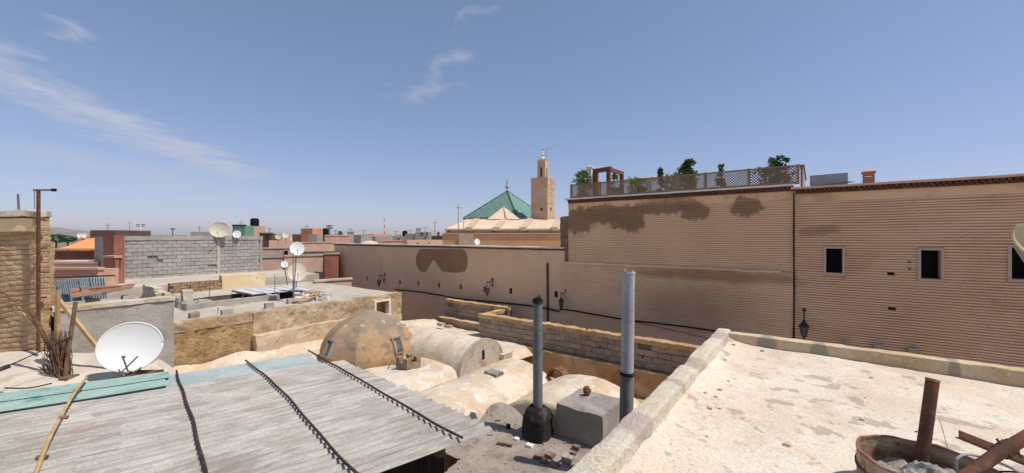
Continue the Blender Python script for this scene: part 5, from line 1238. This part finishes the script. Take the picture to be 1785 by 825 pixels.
for k in range(46):
    u, v = ru(515, 572), ru(511, 523); v = max(v, 511+(u-515)*.02); q = PZ(u, v, zE); r = ru(.04,.12)
    MB().rbox(q.x-r, q.x+r, q.y-r, q.y+r, zE-.04, zE+r*ru(.6,1.5), r, r*.4, 6, k).build('rag' if k % 3 else 'plaster_chunk', RAG if k % 3 else STONE, db, smooth=True, weld=True)
for (a, b) in (((512,528),(556,516)),((520,528),(566,518)),((530,512),(560,522))):
    MB().bar(PZ(*a,zE)+Vector((0,0,.06)), PZ(*b,zE)+Vector((0,0,.16)), .12, .03).build('plank', WOODL, db)
# low wall of stones and yellow wall behind the terrace
lw = thing('low_stone_wall', 'low ochre wall of uneven stones at the back of the terrace', 'wall', (-23.1, 5.5, zE-.2))
tS0, tS1, tS2 = on_s(296,-23), on_s(386,-23), on_s(462,-23)
MB().box(-23.35, -23.05, tS0, tS1, zE-.2, zE+.40).build('wall_core', MORTARB, lw)
for r in range(4):
    t = tS0 + (0 if r % 2 else .12)
    while t < tS1-.1:
        L_ = ru(.22,.42); MB().rbox(-23.12, -22.99+ru(-.02,.03), t, min(t+L_-.02, tS1), zE-.06+.115*r, zE-.06+.115*r+.10, .09, .018, 7, t+r).build('stone', RUBBLE, lw, smooth=True, weld=True); t += L_
yw = thing('yellow_wall', 'pale yellow limewashed wall under the grey block wall', 'wall', (-23.1, 8, zE-.2))
MB().rbox(-23.4, -23.0, tS1+.02, tS2, zE-.2, zE+.62, .15, .02, 3, 71).build('wall', YELLOW, yw, smooth=True, weld=True)
up = thing('upper_roof', 'dusty upper roof strip below the grey block wall', 'roof', (-25.5, 7, -7.5))
MB().rbox(-28.1, -23.2, 3.2, 12.0, -7.5, -.68, .6, .03, 2, 72).build('slab', TERR, up, smooth=True, weld=True)

# ------------------------------------------------------------------ grey block wall
SG = -28.0; tg0, tg1 = on_s(200,SG), on_s(457,SG); zg1 = 1.52; zg0 = -1.0
gw = thing('grey_block_wall', 'big bare grey concrete block wall of the unfinished house', 'wall', (SG, (tg0+tg1)/2, -7.5))
MB().box(SG-6, SG-.05, tg0+.02, tg1, -7.5, zg1-.03).build('house_core', MORTAR, gw)
tcol = on_s(381, SG)
rows = 11; pit_ = .205
block_run(gw, tg0+.03, tcol-.10, SG-.045, zg0+.05, rows, pit_, GMS, along='t')
block_run(gw, tcol+.10, tg1-.15, SG-.045, zg0+.05, rows, pit_, GMS, along='t')
MB().rbox(SG-.1, SG+.03, tcol-.09, tcol+.09, zg0, zg1-.2, .12, .015, 4, 73).build('concrete_column', TERR, gw, smooth=True, weld=True)
MB().rbox(SG-.3, SG+.05, tg0-.02, tg1+.02, zg1-.22, zg1, .12, .015, 4, 74).build('ring_beam', CEMENT, gw, smooth=True, weld=True)
MB().rbox(SG-.1, SG+.04, tg1-.14, tg1+.0, zg0, zg1-.22, .12, .015, 4, 75).build('corner_column', CEMENT, gw, smooth=True, weld=True)
MB().rbox(SG-.05, SG+.30, tg0+.5, tg1+.1, zg0-.4, zg0+.10, .2, .03, 3, 76).build('footing_ledge', TERR, gw, smooth=True, weld=True)

# ------------------------------------------------------------------ houses
def shell(m, x0, x1, y0, y1, z0, z1, th=.2, drop=.5):
    m.box(x0, x1, y0, y1, z0, z1-drop)
    m.box(x0, x1, y0, y0+th, z1-drop+.0005, z1).box(x0, x1, y1-th, y1, z1-drop+.0005, z1).box(x0, x0+th, y0+th+.0005, y1-th-.0005, z1-drop+.0005, z1).box(x1-th, x1, y0+th+.0005, y1-th-.0005, z1-drop+.0005, z1)
    return m
def house(u0, u1, vt, Y, depth, mat, label, wins=(), rot=0.0, z0=-7.5, name='flat_roof_house', cap=None, tank=False, group='houses across the old town'):
    if Y < 100: depth *= .35 if u1 < 610 else .6
    a, b = P(u0, vt, Y), P(u1, vt, Y); cx = (a.x+b.x)/2; w = (b.x-a.x)/math.cos(rot) * .98; zt = a.z
    th = bpy.data.objects.new(name, None); COL.objects.link(th); th.location = (cx, Y, z0); th.rotation_euler = (0, 0, rot); th.empty_display_size = .2
    BASE[th.name] = (Vector((0, 0, z0)), False); meta(th, label, 'house', group)
    far = Y > 90
    if not wins and w > 2.2 and zt > -2:
        nw = 1 + int(rnd()*2.4)
        wins = [(u0+(u1-u0)*(.2+.6*(q+.5)/nw+ru(-.06,.06)), vt+(1.25+ru(0,.5))/Y*F, .42/Y*F*ru(.8,1.3), .60/Y*F*ru(.8,1.3)) for q in range(nw)]
    (MB().box(-w/2, w/2, 0, depth, z0, zt) if far else shell(MB(), -w/2, w/2, 0, depth, z0, zt)).build('wall', mat, th)
    if cap is not None: MB().box(-w/2-.06, w/2+.06, -.06, .24, zt+.002, zt+.10*max(1,Y/40)).build('coping', cap, th)
    for (u, v, wp, hp) in wins:
        x = ((u-892.5)/F*Y - cx)/math.cos(rot); z = EYE-(v-412)/F*Y; ww, hh = wp/F*Y/2, hp/F*Y/2
        fo = MB().box(x-ww-.05, x-ww, -.06, .02, z-hh, z+hh).box(x+ww, x+ww+.05, -.06, .02, z-hh, z+hh).box(x-ww-.05, x+ww+.05, -.07, .02, z+hh, z+hh+.06).box(x-ww-.07, x+ww+.07, -.09, .02, z-hh-.06, z-hh).build('window', mat, th)
        MB().box(x-ww+.001, x+ww-.001, -.02, .015, z-hh+.001, z+hh-.001).build('pane', PANE, fo)
    if tank:
        x = ru(-w*.25, w*.25); MB().lathe([(.5,0),(.5,.9),(.3,1.05),(.02,1.08)], (x, depth*.4, zt), 12).build('water_tank', CABLE if tank == 2 else WHITEH, th, smooth=True)
    return th
R_ = math.radians
# mid distance, left of the alley wall
house(88, 171, 470, 16.5, 2.5, PINK, 'pink terrace house with stepped ledges under the orange awning', cap=PINKP, z0=-3, name='terrace_wall')
th = house(174, 204, 410, 19.6, 1.2, REDB, 'red brown stair tower beside the grey block wall', rot=R_(-20), name='stair_tower')
house(178, 206, 449, 18.6, 1.0, REDB, 'low red brown pier before the stair tower', rot=R_(-20), name='brick_pier', cap=PINK)
house(84, 175, 447, 27, 4, PINKP, 'pale pink house with dark latticed balcony under the orange awning', wins=[(110,443,0.1,0.1)][:0], name='balcony_house')
bal = thing('balcony_screen', 'dark red lattice balcony screen below the orange awning', 'balcony', P(128, 452, 26.5), grid=False)
a, b = P(88, 452, 26.4), P(166, 452, 26.4); zt_ = P(0, 438.5, 26.4).z
MB().box(a.x, b.x, 26.5, 26.55, a.z, zt_).build('back_board', DARKH, bal)
lm = lattice_mesh(b.x-a.x, zt_-a.z, .22, .05); m = MB(); m.v = [(v[0]+a.x, v[1]+26.46, v[2]+a.z) for v in lm.v]; m.f = lm.f; m.build('lattice', REDB, bal)
MB().box(a.x-.05, b.x+.05, 26.40, 26.6, zt_, zt_+.08).build('rail', REDB, bal)
aw = thing('orange_awning', 'bright orange cloth awning with a low peaked top', 'awning', P(128, 452, 27), grid=False)
A_ = [P(90,438,26.0), P(166,438,26.0)]; zb_ = A_[0].z; x0, x1 = A_[0].x, A_[1].x
pk = Vector(((x0+x1)/2+.2, 27.4, P(0,414.0,27.4).z)); ym = 29.2; zt_ = P(0,421,27).z
cs = [Vector((x0,26,zb_+.1)), Vector((x1,26,zb_+.1)), Vector((x1,ym,zb_+.1)), Vector((x0,ym,zb_+.1))]
m = MB()
up_ = [Vector((c.x, c.y, zb_+.20)) for c in cs]
for k in range(4):
    rg_ = [pk + Vector(((-.30 if q_ in (0,3) else .30)*(x1-x0), 0, -.10 if q_ in (0,3) else -.06)) for q_ in range(4)]
    n = 8; m.grid(lambda i, j: up_[k].lerp(up_[(k+1)%4], i).lerp(rg_[k].lerp(rg_[(k+1)%4], i) + Vector((0,0,.10*math.sin(math.pi*i) if k in (0,2) else 0)), j*.98) - Vector((0,0,.25*math.sin(math.pi*j)*(1-j))), n, n)
    m.grid(lambda i, j: cs[k].lerp(cs[(k+1)%4], i).lerp(up_[k].lerp(up_[(k+1)%4], i), j), n, 2)
m.build('cloth', TENT, aw, smooth=True, recalc=False)
for c in cs: MB().tube([Vector((c.x,c.y,-.8)), c], .05, 6).build('post', REDB, aw)
MB().box(P(104,0,24).x, P(165,0,24).x, 23.5, 24.6, P(0,456,24).z-.1, P(0,454,24).z).build('white_table_slab', WHITESH, None, 'white flat canopy slab before the dark balcony screen', 'canopy', base=P(130,456,24), grid=False)
house(86, 172, 459, 22.5, 2.0, PINK, 'pink parapet step below the white canopy slab', cap=PINKP, z0=-3, name='parapet_step')
MB().box(P(157,0,40).x, P(200,0,40).x, 40, 44, -7, P(0,401,40).z).build('dark_rooftop_room', DARKH, None, 'dark grey rooftop room left above the block wall', 'rooftop room', base=P(180,412,40), grid=False)
# right of the block wall
house(458, 507, 449, 29, 5, PINKP, 'brown pink house wall right of the grey block wall', rot=R_(32), cap=GREYH)
house(507, 570, 446, 27.5, 4, PINKP, 'pink house with a single shuttered window by the alley wall', wins=[(562,464,8,14)], rot=R_(34), cap=TANH)
house(568, 588, 443, 26.8, 3, REDB, 'house end with its shade painted dark red against the alley wall corner', rot=R_(30), cap=TANH)  # separate box for the pink house's shaded side, shade put into its colour
house(466, 518, 433, 33, 5, TANH, 'tan house with shadowed eave behind the cream dish', wins=[(497,441,6,8)], rot=R_(30), cap=PINKP)
house(530, 582, 438.5, 33, 4, GREYH, 'grey flat roofed house between two pink houses', rot=R_(25), cap=TANH)
house(474, 506, 419, 38, 5, PINKP, 'pale pink house under the pair of far dishes', rot=R_(30))
house(529, 580, 423, 42, 6, PINKP, 'long pale pink parapet house behind the bluish dish', rot=R_(28), cap=TANH)
house(558, 606, 489, 22.4, 1.5, PINKP, 'low pink terrace parapet box by the alley wall end', rot=R_(38), z0=-3, cap=SAND, name='terrace_parapet', group='terrace parapets')
house(452, 474, 407, 46, 4, DARKH, 'dark brown house with roof terrace left of the far dishes', wins=[(467,410,4,4)], cap=REDB)
house(440, 459, 394, 52, 6, PINKP, 'pink rooftop house rising above the block wall', rot=R_(32), tank=2)
house(405, 427, 393, 50, 5, GREENH, 'green painted rooftop room above the block wall', cap=CABLE)
house(334, 362, 404, 44, 4, GREYH, 'grey block rooftop room left of the stained dish', rot=R_(12))
house(474, 492, 407, 60, 6, PINKP, 'small pale pink house behind the cream far dish')
house(508, 527, 408, 55, 6, REDB, 'maroon house block left of the grey block house', rot=R_(-15))
house(526, 552, 408, 56, 6, GREYH, 'grey concrete block house below the orange rooftop room', rot=R_(4))
house(520, 549, 398, 62, 5, ORANGEH, 'orange brick rooftop room on the skyline', rot=R_(-30))
house(552, 580, 409, 64, 8, DARKH, 'dark cluttered roof house under the skyline mast', tank=2)
house(571, 606, 411, 52, 8, PINK, 'broad pink house at the end of the alley wall', rot=R_(28), cap=PINKP)
house(605, 617, 405, 70, 6, WHITEH, 'narrow off white house above the alley wall end', rot=R_(5), cap=GREYP)
house(616, 630, 409, 66, 6, GREYH, 'narrow grey brown house beside the off white one', rot=R_(-12))
house(629, 641, 408, 72, 6, PINKP, 'cream pink tower house above the alley wall', rot=R_(20))
house(641, 657, 413, 80, 8, ORANGEH, 'low orange house left of the red white mast', rot=R_(6))
house(655, 674, 412, 60, 6, GREYH, 'grey shadowed house under the red white mast', rot=R_(25))
house(673, 685, 410, 84, 6, WHITEH, 'tiny off white house right of the red white mast')
house(684, 708, 411, 78, 8, TANH, 'tan house in the middle of the skyline', wins=[(695,416,3,3)], rot=R_(-5), tank=2)
house(706, 726, 407, 74, 8, GREYH, 'grey block house joined to the taller unfinished one', rot=R_(-5))
house(724, 747, 404, 73, 8, GREYH, 'tallest unfinished grey house with dark window gaps', wins=[(736,407,3.2,3.6),(744,407,2.5,3),(741,414,2.2,2.6)], rot=R_(5))
house(725, 734, 399, 75, 4, WHITEH, 'small pale stair head on the unfinished house', cap=GREYP)
house(672, 714, 420, 48, 4, PINK, 'low pink parapet house behind the alley wall coping', rot=R_(22), cap=PINKP)
house(712, 770, 418, 46, 5, PINKP, 'long pale pink house just left of the mosque', wins=[(730,424,2,2.5),(748,424,2,2.5)], rot=R_(22))
house(749, 769, 411, 90, 8, DARKH, 'dark low house left of the mosque roof')
dmc = P(644, 427, 40)
do = thing('cream_dome', 'low cream dome peeping over the alley wall', 'dome', dmc, grid=False)
MB().lathe([(1.0,-1.5),(1.0,-.1),(.92,.12),(.68,.30),(.36,.41),(.02,.45)], dmc, 24).build('shell', SAND, do, smooth='all'); MB().lathe([(.95,-.12),(1.06,-.12),(1.06,-.02),(.95,-.02)], dmc, 24, cap=False).build('drum_band', COPING, do)
# distant low houses that close the horizon
cols = [(PINKP,'pale pink'),(TANH,'tan'),(GREYH,'grey'),(WHITEH,'off white'),(PINK,'pink'),(ORANGEH,'orange')]
def where_(u):
    for lim, txt in ((150,'above the orange awning'),(205,'left of the grey block wall'),(335,'over the grey block wall'),(400,'behind the big stained dish'),(455,'beside the green rooftop room'),(520,'over the two far dishes'),(560,'behind the orange rooftop room'),(610,'by the dark panel mast'),(660,'left of the red white tower'),(700,'right of the red white tower'),(730,'by the unfinished grey house')):
        if u < lim: return txt
    return 'just left of the mosque'
used_ = set(); dist_ = {110:'nearer', 155:'middling', 230:'farther', 370:'farthest'}
for Y in (110, 155, 230, 370):
    u = 90 + ru(0, 20)
    while u < 790:
        w = ru(9, 26)
        if not (205 < u < 330) or rnd() < .3:
            vt = 412 - (ru(-2.5, 3.8) + 110/Y)*1.0
            opts = [c for c in cols if (Y, c[1], where_(u)) not in used_] or cols
            mt_, cn_ = random.choice(opts); used_.add((Y, cn_, where_(u)))
            house(u, u+w, vt, Y, ru(8,16), mt_, f'{dist_[Y]} small {cn_} skyline house {where_(u)}', rot=ru(-.5,.5), name='distant_house', group='houses on the far skyline')
        u += w + ru(4, 32)

# ------------------------------------------------------------------ masts and skyline details
def mast(u, v0, v1, Y, label, rr=.12, heads=0, mat=STEEL, name='antenna_mast'):
    b, t = P(u, v1, Y), P(u, v0, Y); th = thing(name, label, 'mast', b, grid=False, group='skyline masts'); H = t.z-b.z
    MB().tube([b, t], [rr, rr*.6], 8).build('pole', mat, th)
    for k in range(heads):
        z = t.z - H*(.05+.12*k); MB().box(t.x-rr*3.5, t.x+rr*3.5, Y-.1, Y+.1, z-H*.05, z+H*.02).build('antenna_panel', STEEL if k % 2 else DARKH, th)
    if not heads: MB().bar(Vector((t.x-rr*8, Y, t.z-H*.15)), Vector((t.x+rr*8, Y, t.z-H*.15)), rr, rr).build('crossbar', mat, th)
mast(245, 390, 412, 300, 'pale telecom mast with panels above the grey block wall', .9, 2, WHITEH)
mast(226, 385, 412, 160, 'hair thin mast left of the telecom mast', .10)
mast(301, 397, 412, 90, 'short dark mast above the middle of the grey wall', .14, 2)
mast(574, 392, 412, 95, 'dark mast with panels on the cluttered roof', .22, 3)
mast(758, 384, 412, 120, 'slender mast just left of the mosque', .10)
mast(799, 355, 402, 60, 'tall slender whip mast on the mosque corner', .06)
mast(808, 385, 402, 60, 'short whip mast beside the tall one', .05)
for k_, (u_, v_, Y_, tx_) in enumerate(((470,396,47,'thin aerial over the dark brown house'),(447,385,53,'thin aerial over the pink rooftop house'),(535,391,63,'thin aerial on the orange rooftop room'),(560,399,65,'left aerial on the cluttered dark roof'),(585,401,54,'aerial on the broad pink house'),(611,397,71,'aerial on the narrow off white house'),(634,400,73,'aerial on the cream pink tower house'),(690,402,79,'aerial on the tan middle house'),(716,399,75,'aerial on the grey joined house'),(741,394,74,'aerial on the unfinished tall house'),(348,394,45,'thin aerial on the grey rooftop room'),(420,384,51,'thin aerial on the green rooftop room'),(188,389,41,'thin aerial on the dark rooftop room'))):
    mast(u_, v_, 413, Y_, tx_, .0006*Y_+.012)
rw = thing('telecom_tower', 'red and white banded telecom tower on the skyline', 'tower', P(670,413,420), grid=False)
for k in range(6):
    a, b = P(670, 414-34*k/6, 420), P(670, 414-34*(k+1)/6, 420); MB().tube([a, b], [.6-.05*k, .6-.05*(k+1)], 8).build('band', REDW if k % 2 else WHITEH, rw)
def ftree(u, v0, v1, Y, wpx, label, n=200):
    b, t = P(u, v1, Y), P(u, v0, Y); H = t.z-b.z; w = wpx/F*Y/2; b.z = -7.5
    th = thing('distant_tree', label, 'tree', b, grid=False, group='trees among far houses')
    MB().tube([b, Vector((b.x,b.y,t.z-H*.4))], [w*.12+.1,w*.06+.05], 6).build('trunk', BARK, th)
    m = MB()
    for k in range(n):
        a, h = ru(0,6.28), ru(0,1); r = w*math.sqrt(max(.05,1-(2*h-1)**2))*math.sqrt(rnd()); c = Vector((b.x+r*math.cos(a), b.y+r*math.sin(a), t.z-H*(1-h)))
        d = Vector((ru(-1,1),ru(-1,1),ru(-1,1))).normalized(); e = d.cross(Vector((ru(-1,1),ru(-1,1),ru(-1,1)))).normalized(); L_ = w*ru(.2,.4)
        m.add([c-d*L_, c+e*L_*.6, c+d*L_, c-e*L_*.6], [(0,1,2,3)])
    m.build('crown', LEAF2, th, recalc=False)
ftree(764, 404, 414, 110, 6, 'dark slim tree left of the mosque')
ftree(593, 403, 413, 130, 9, 'small dark tree above the alley wall end')
ftree(98, 411, 420, 70, 30, 'dark green tree top below the far hill', 320)
ftree(118, 413, 420, 80, 22, 'lighter bushy tree top beside the orange awning', 240)
ftree(705, 405, 412, 200, 7, 'tiny dark tree beside the unfinished house')
ftree(240, 404, 413, 180, 10, 'small tree at the foot of the telecom mast')

# ------------------------------------------------------------------ mosque
YM = 74.0
mq = thing('mosque_hall', 'mosque hall with green tiled pyramid roof and sand tiled eaves', 'mosque', P(880, 412, 66) - Vector((0,0,10)), grid=False)
def px_box(u0, u1, v0, v1, Y, dep, mat, name, parent, z0=None):
    a, b = P(u0, v1, Y), P(u1, v0, Y); return MB().box(a.x, b.x, Y, Y+dep, a.z if z0 is None else z0, b.z).build(name, mat, parent)
px_box(771, 990, 407, 440, 60, 5, ORWALL, 'lower_wall', mq, -7.5)
MB().box(P(770.5,0,60).x, P(991,0,60).x, 59.8, 65, P(0,406.9,60).z, P(0,406,60).z).build('wall_coping', SAND, mq)
px_box(800, 825, 407.5, 440, 59.7, .28, TANH, 'lighter_plaster_field', mq, -7.5)
px_box(777, 985, 398.5, 407, 64, 30, STONEP, 'upper_wall', mq, -7.5)
# sloping sand tile roof as ribbed sheet
a0, a1, b0, b1 = P(776,399,63.6), P(985,399,63.6), P(812,382.5,70), P(985,382.5,70)
def tf(i, j):
    p = a0.lerp(a1, i).lerp(b0.lerp(b1, i), j); p.z += .07*abs(math.sin(i*150)) + .03*math.sin(j*60); return p
MB().grid(tf, 420, 14).build('sand_tile_roof', SAND, mq, smooth=True, recalc=False)
MB().poly([P(776,399,63.6), P(776.5,399,93), P(812,382.5,80), b0]).build('sand_hip_roof', SAND, mq, recalc=False)
MB().box(P(775,0,63.4).x, P(986,0,63.4).x, 63.3, 63.7, P(0,401,63.4).z, P(0,399.2,63.4).z).build('eave_moulding', STONEP, mq)
for (u0, u1) in ((817,831),(865,879),(911,925),(966,975)):
    p, q = P(u0, 398.6, 63.3), P(u1, 383, 69.6); MB().bar(p, q, 1.05, .55).build('roof_buttress', STONEP, mq)
    MB().box(p.x-.5, p.x+.5, 62.9, 63.5, p.z-.25, p.z+.25).build('spout_block', TANH, mq)
for u in (783, 861, 920): px_box(u-1, u+1, 402, 404.5, 63.95, .1, DARK, 'vent_hole', mq)
# green pyramid, turned so that two faces show
pc = P(884, 381, 80.0); ap = P(884, 333, 80.0); hw_ = 6.15; ra = R_(-33); zb_ = pc.z
crn = [Vector((pc.x+hw_*(math.cos(ra)*i-math.sin(ra)*j), pc.y+hw_*(math.sin(ra)*i+math.cos(ra)*j), zb_)) for i, j in ((-1,-1),(1,-1),(1,1),(-1,1))]
for k in range(4):
    c0, c1 = crn[k], crn[(k+1)%4]; nrm = ((c1-c0).cross(ap-c0)).normalized()
    def pf(i, j):
        e0, e1 = c0.lerp(ap, j*.985), c1.lerp(ap, j*.985); p = e0.lerp(e1, i); L_ = (e1-e0).length; x = (i-.5)*L_
        return p + nrm*(.09*abs(math.sin(x*4.2)) + .05*((j*26) % 1))
    MB().grid(pf, 130, 52).build('green_roof_slope', GTILE, mq, recalc=False)
for c in crn: MB().tube([c, ap], .17, 6).build('hip_ridge', M('dark_green_ridge', (.03,.075,.06), rough=.5), mq)
MB().lathe([(hw_*1.42,-1.2),(hw_*1.42,-.02)], (pc.x,pc.y,zb_), 4, a0=ra+math.pi/4).build('roof_drum', STONEP, mq)
fi = MB().lathe([(.10,-.2),(.10,.5),(.34,.75),(.38,.95),(.2,1.2),(.08,1.3),(.22,1.5),(.2,1.65),(.05,1.8),(.14,1.95),(.02,2.4)], ap, 10).build('finial', BRASS, mq, smooth=True)
gp = [P(849,382,69.5), P(907,382,69.5), P(878,360,75)]
MB().add([gp[0], gp[1], gp[2], P(849,382,80), P(907,382,80)], [(0,1,2),(0,2,3),(1,4,2)]).build('gable_pyramid', SAND, mq, recalc=False)
gq = P(880,360,69); MB().tube([P(883,382,69.0), gp[2]], .16, 6).build('gable_ridge', STONEP, mq)
# minaret
mc = P(946.5, 381, 71.5); mr = R_(-29)
mn = thing('minaret', 'square sandstone minaret with crenellated top lantern', 'minaret', Vector((mc.x, mc.y, -7.5)), grid=False)
def mbox(h, z0, z1, mat, name, parent=mn, off=(0,0), hy=None):
    hy = hy or h
    m = MB(); vs = []
    for z in (z0, z1):
        for i, j in ((-1,-1),(1,-1),(1,1),(-1,1)):
            x, y = off[0]+h*i, off[1]+hy*j; vs.append((mc.x+math.cos(mr)*x-math.sin(mr)*y, mc.y+math.sin(mr)*x+math.cos(mr)*y, z))
    m.add(vs, [(0,3,2,1),(4,5,6,7),(0,1,5,4),(1,2,6,5),(2,3,7,6),(3,0,4,7)]); return m.build(name, mat, parent)
zA, zB_, zC = P(0,316,71.5).z, P(0,311,71.5).z, P(0,281,71.5).z
H_ = 1.58
mbox(H_, -7.5, zA, STONEM, 'shaft'); mbox(H_+.05, zA+.003, zA+.12, STONEP, 'string_course'); mbox(H_+.02, zA+.123, zB_, STONEP, 'parapet_band')
for k in range(6):
    for sd in ((0,-1),(1,0)):
        o_ = (-H_+.26+.53*k)
        off = (o_, -H_-.03) if sd == (0,-1) else (H_+.03, o_); mbox(.19, zA+.24, zB_-.12, STONEM, 'blind_panel', off=off, hy=.03) if sd == (0,-1) else mbox(.03, zA+.24, zB_-.12, STONEM, 'blind_panel', off=off, hy=.19)
for z_ in (P(0,326,71.5).z, P(0,338,71.5).z, P(0,352,71.5).z):   # arcade relief on the sunlit face
    for o_ in (-.95,-.32,.32,.95):
        mbox(.04, z_-.45, z_+.35, STONEP, 'arch_relief', off=(H_+.03, o_), hy=.17)
mbox(.16, P(0,368,71.5).z, P(0,363,71.5).z, DARK, 'window', off=(.45,-H_-.005), hy=.02)
mbox(.12, P(0,367,71.5).z, P(0,362,71.5).z, DARK, 'window', off=(H_+.005,-.2), hy=.10)
h2_ = .74
mbox(h2_, zB_+.003, zC, STONEM, 'lantern_tower')
mbox(.14, P(0,309,71.5).z, P(0,293,71.5).z, DARK, 'arched_opening', off=(0,-h2_-.004), hy=.02); mbox(.02, P(0,309,71.5).z, P(0,293,71.5).z, DARK, 'arched_opening', off=(h2_+.004,0), hy=.13)
for i in range(4):
    for (ox, oy) in ((-.6+.4*i, -.62),(.62,-.6+.4*i),(-.6+.4*i,.62),(-.62,-.6+.4*i)):
        if abs(ox) > .61 and abs(oy) > .595 and ox*oy > 0 and False: continue
        mbox(.10, zC+.003, zC+.36, STONEP, 'merlon', off=(ox*1.03, oy*1.03))
MB().lathe([(.46,0),(.50,.22),(.40,.48),(.22,.66),(.03,.74)], (mc.x, mc.y, zC+.1), 14).build('cupola', COPING, mn, smooth='all')
MB().lathe([(.05,.6),(.05,1.0),(.17,1.15),(.05,1.35),(.13,1.5),(.04,1.65),(.10,1.78),(.015,2.2)], (mc.x, mc.y, zC+.1), 8).build('finial', BRASS, mn, smooth=True)
MB().tube([(mc.x+.55,mc.y,zC), (mc.x+.6,mc.y,zC+2.1), (mc.x+.95,mc.y,zC+2.35)], .045, 6).build('flag_arm', STEEL, mn)
MB().tube([(mc.x+.95,mc.y,zC+2.33), (mc.x+2.0,mc.y,zC+2.4)], .03, 5).build('flag_arm', STEEL, mn)

# ------------------------------------------------------------------ summer haze over the plain
hz = MB().box(-30100, 30100, -300, 30100, -8.6, 420).build('haze', (hm_ := bpy.data.materials.new('haze_air')), None, grid=False, kind='stuff')
hm_.use_nodes = True
hn = hm_.node_tree.nodes; hn.clear()
ho = hn.new('ShaderNodeOutputMaterial'); hv = hn.new('ShaderNodeVolumePrincipled')
hv.inputs['Color'].default_value = (.86,.90,.98,1); hv.inputs['Density'].default_value = 1.8e-5; hv.inputs['Anisotropy'].default_value = .3
hm_.node_tree.links.new(hv.outputs[0], ho.inputs['Volume'])
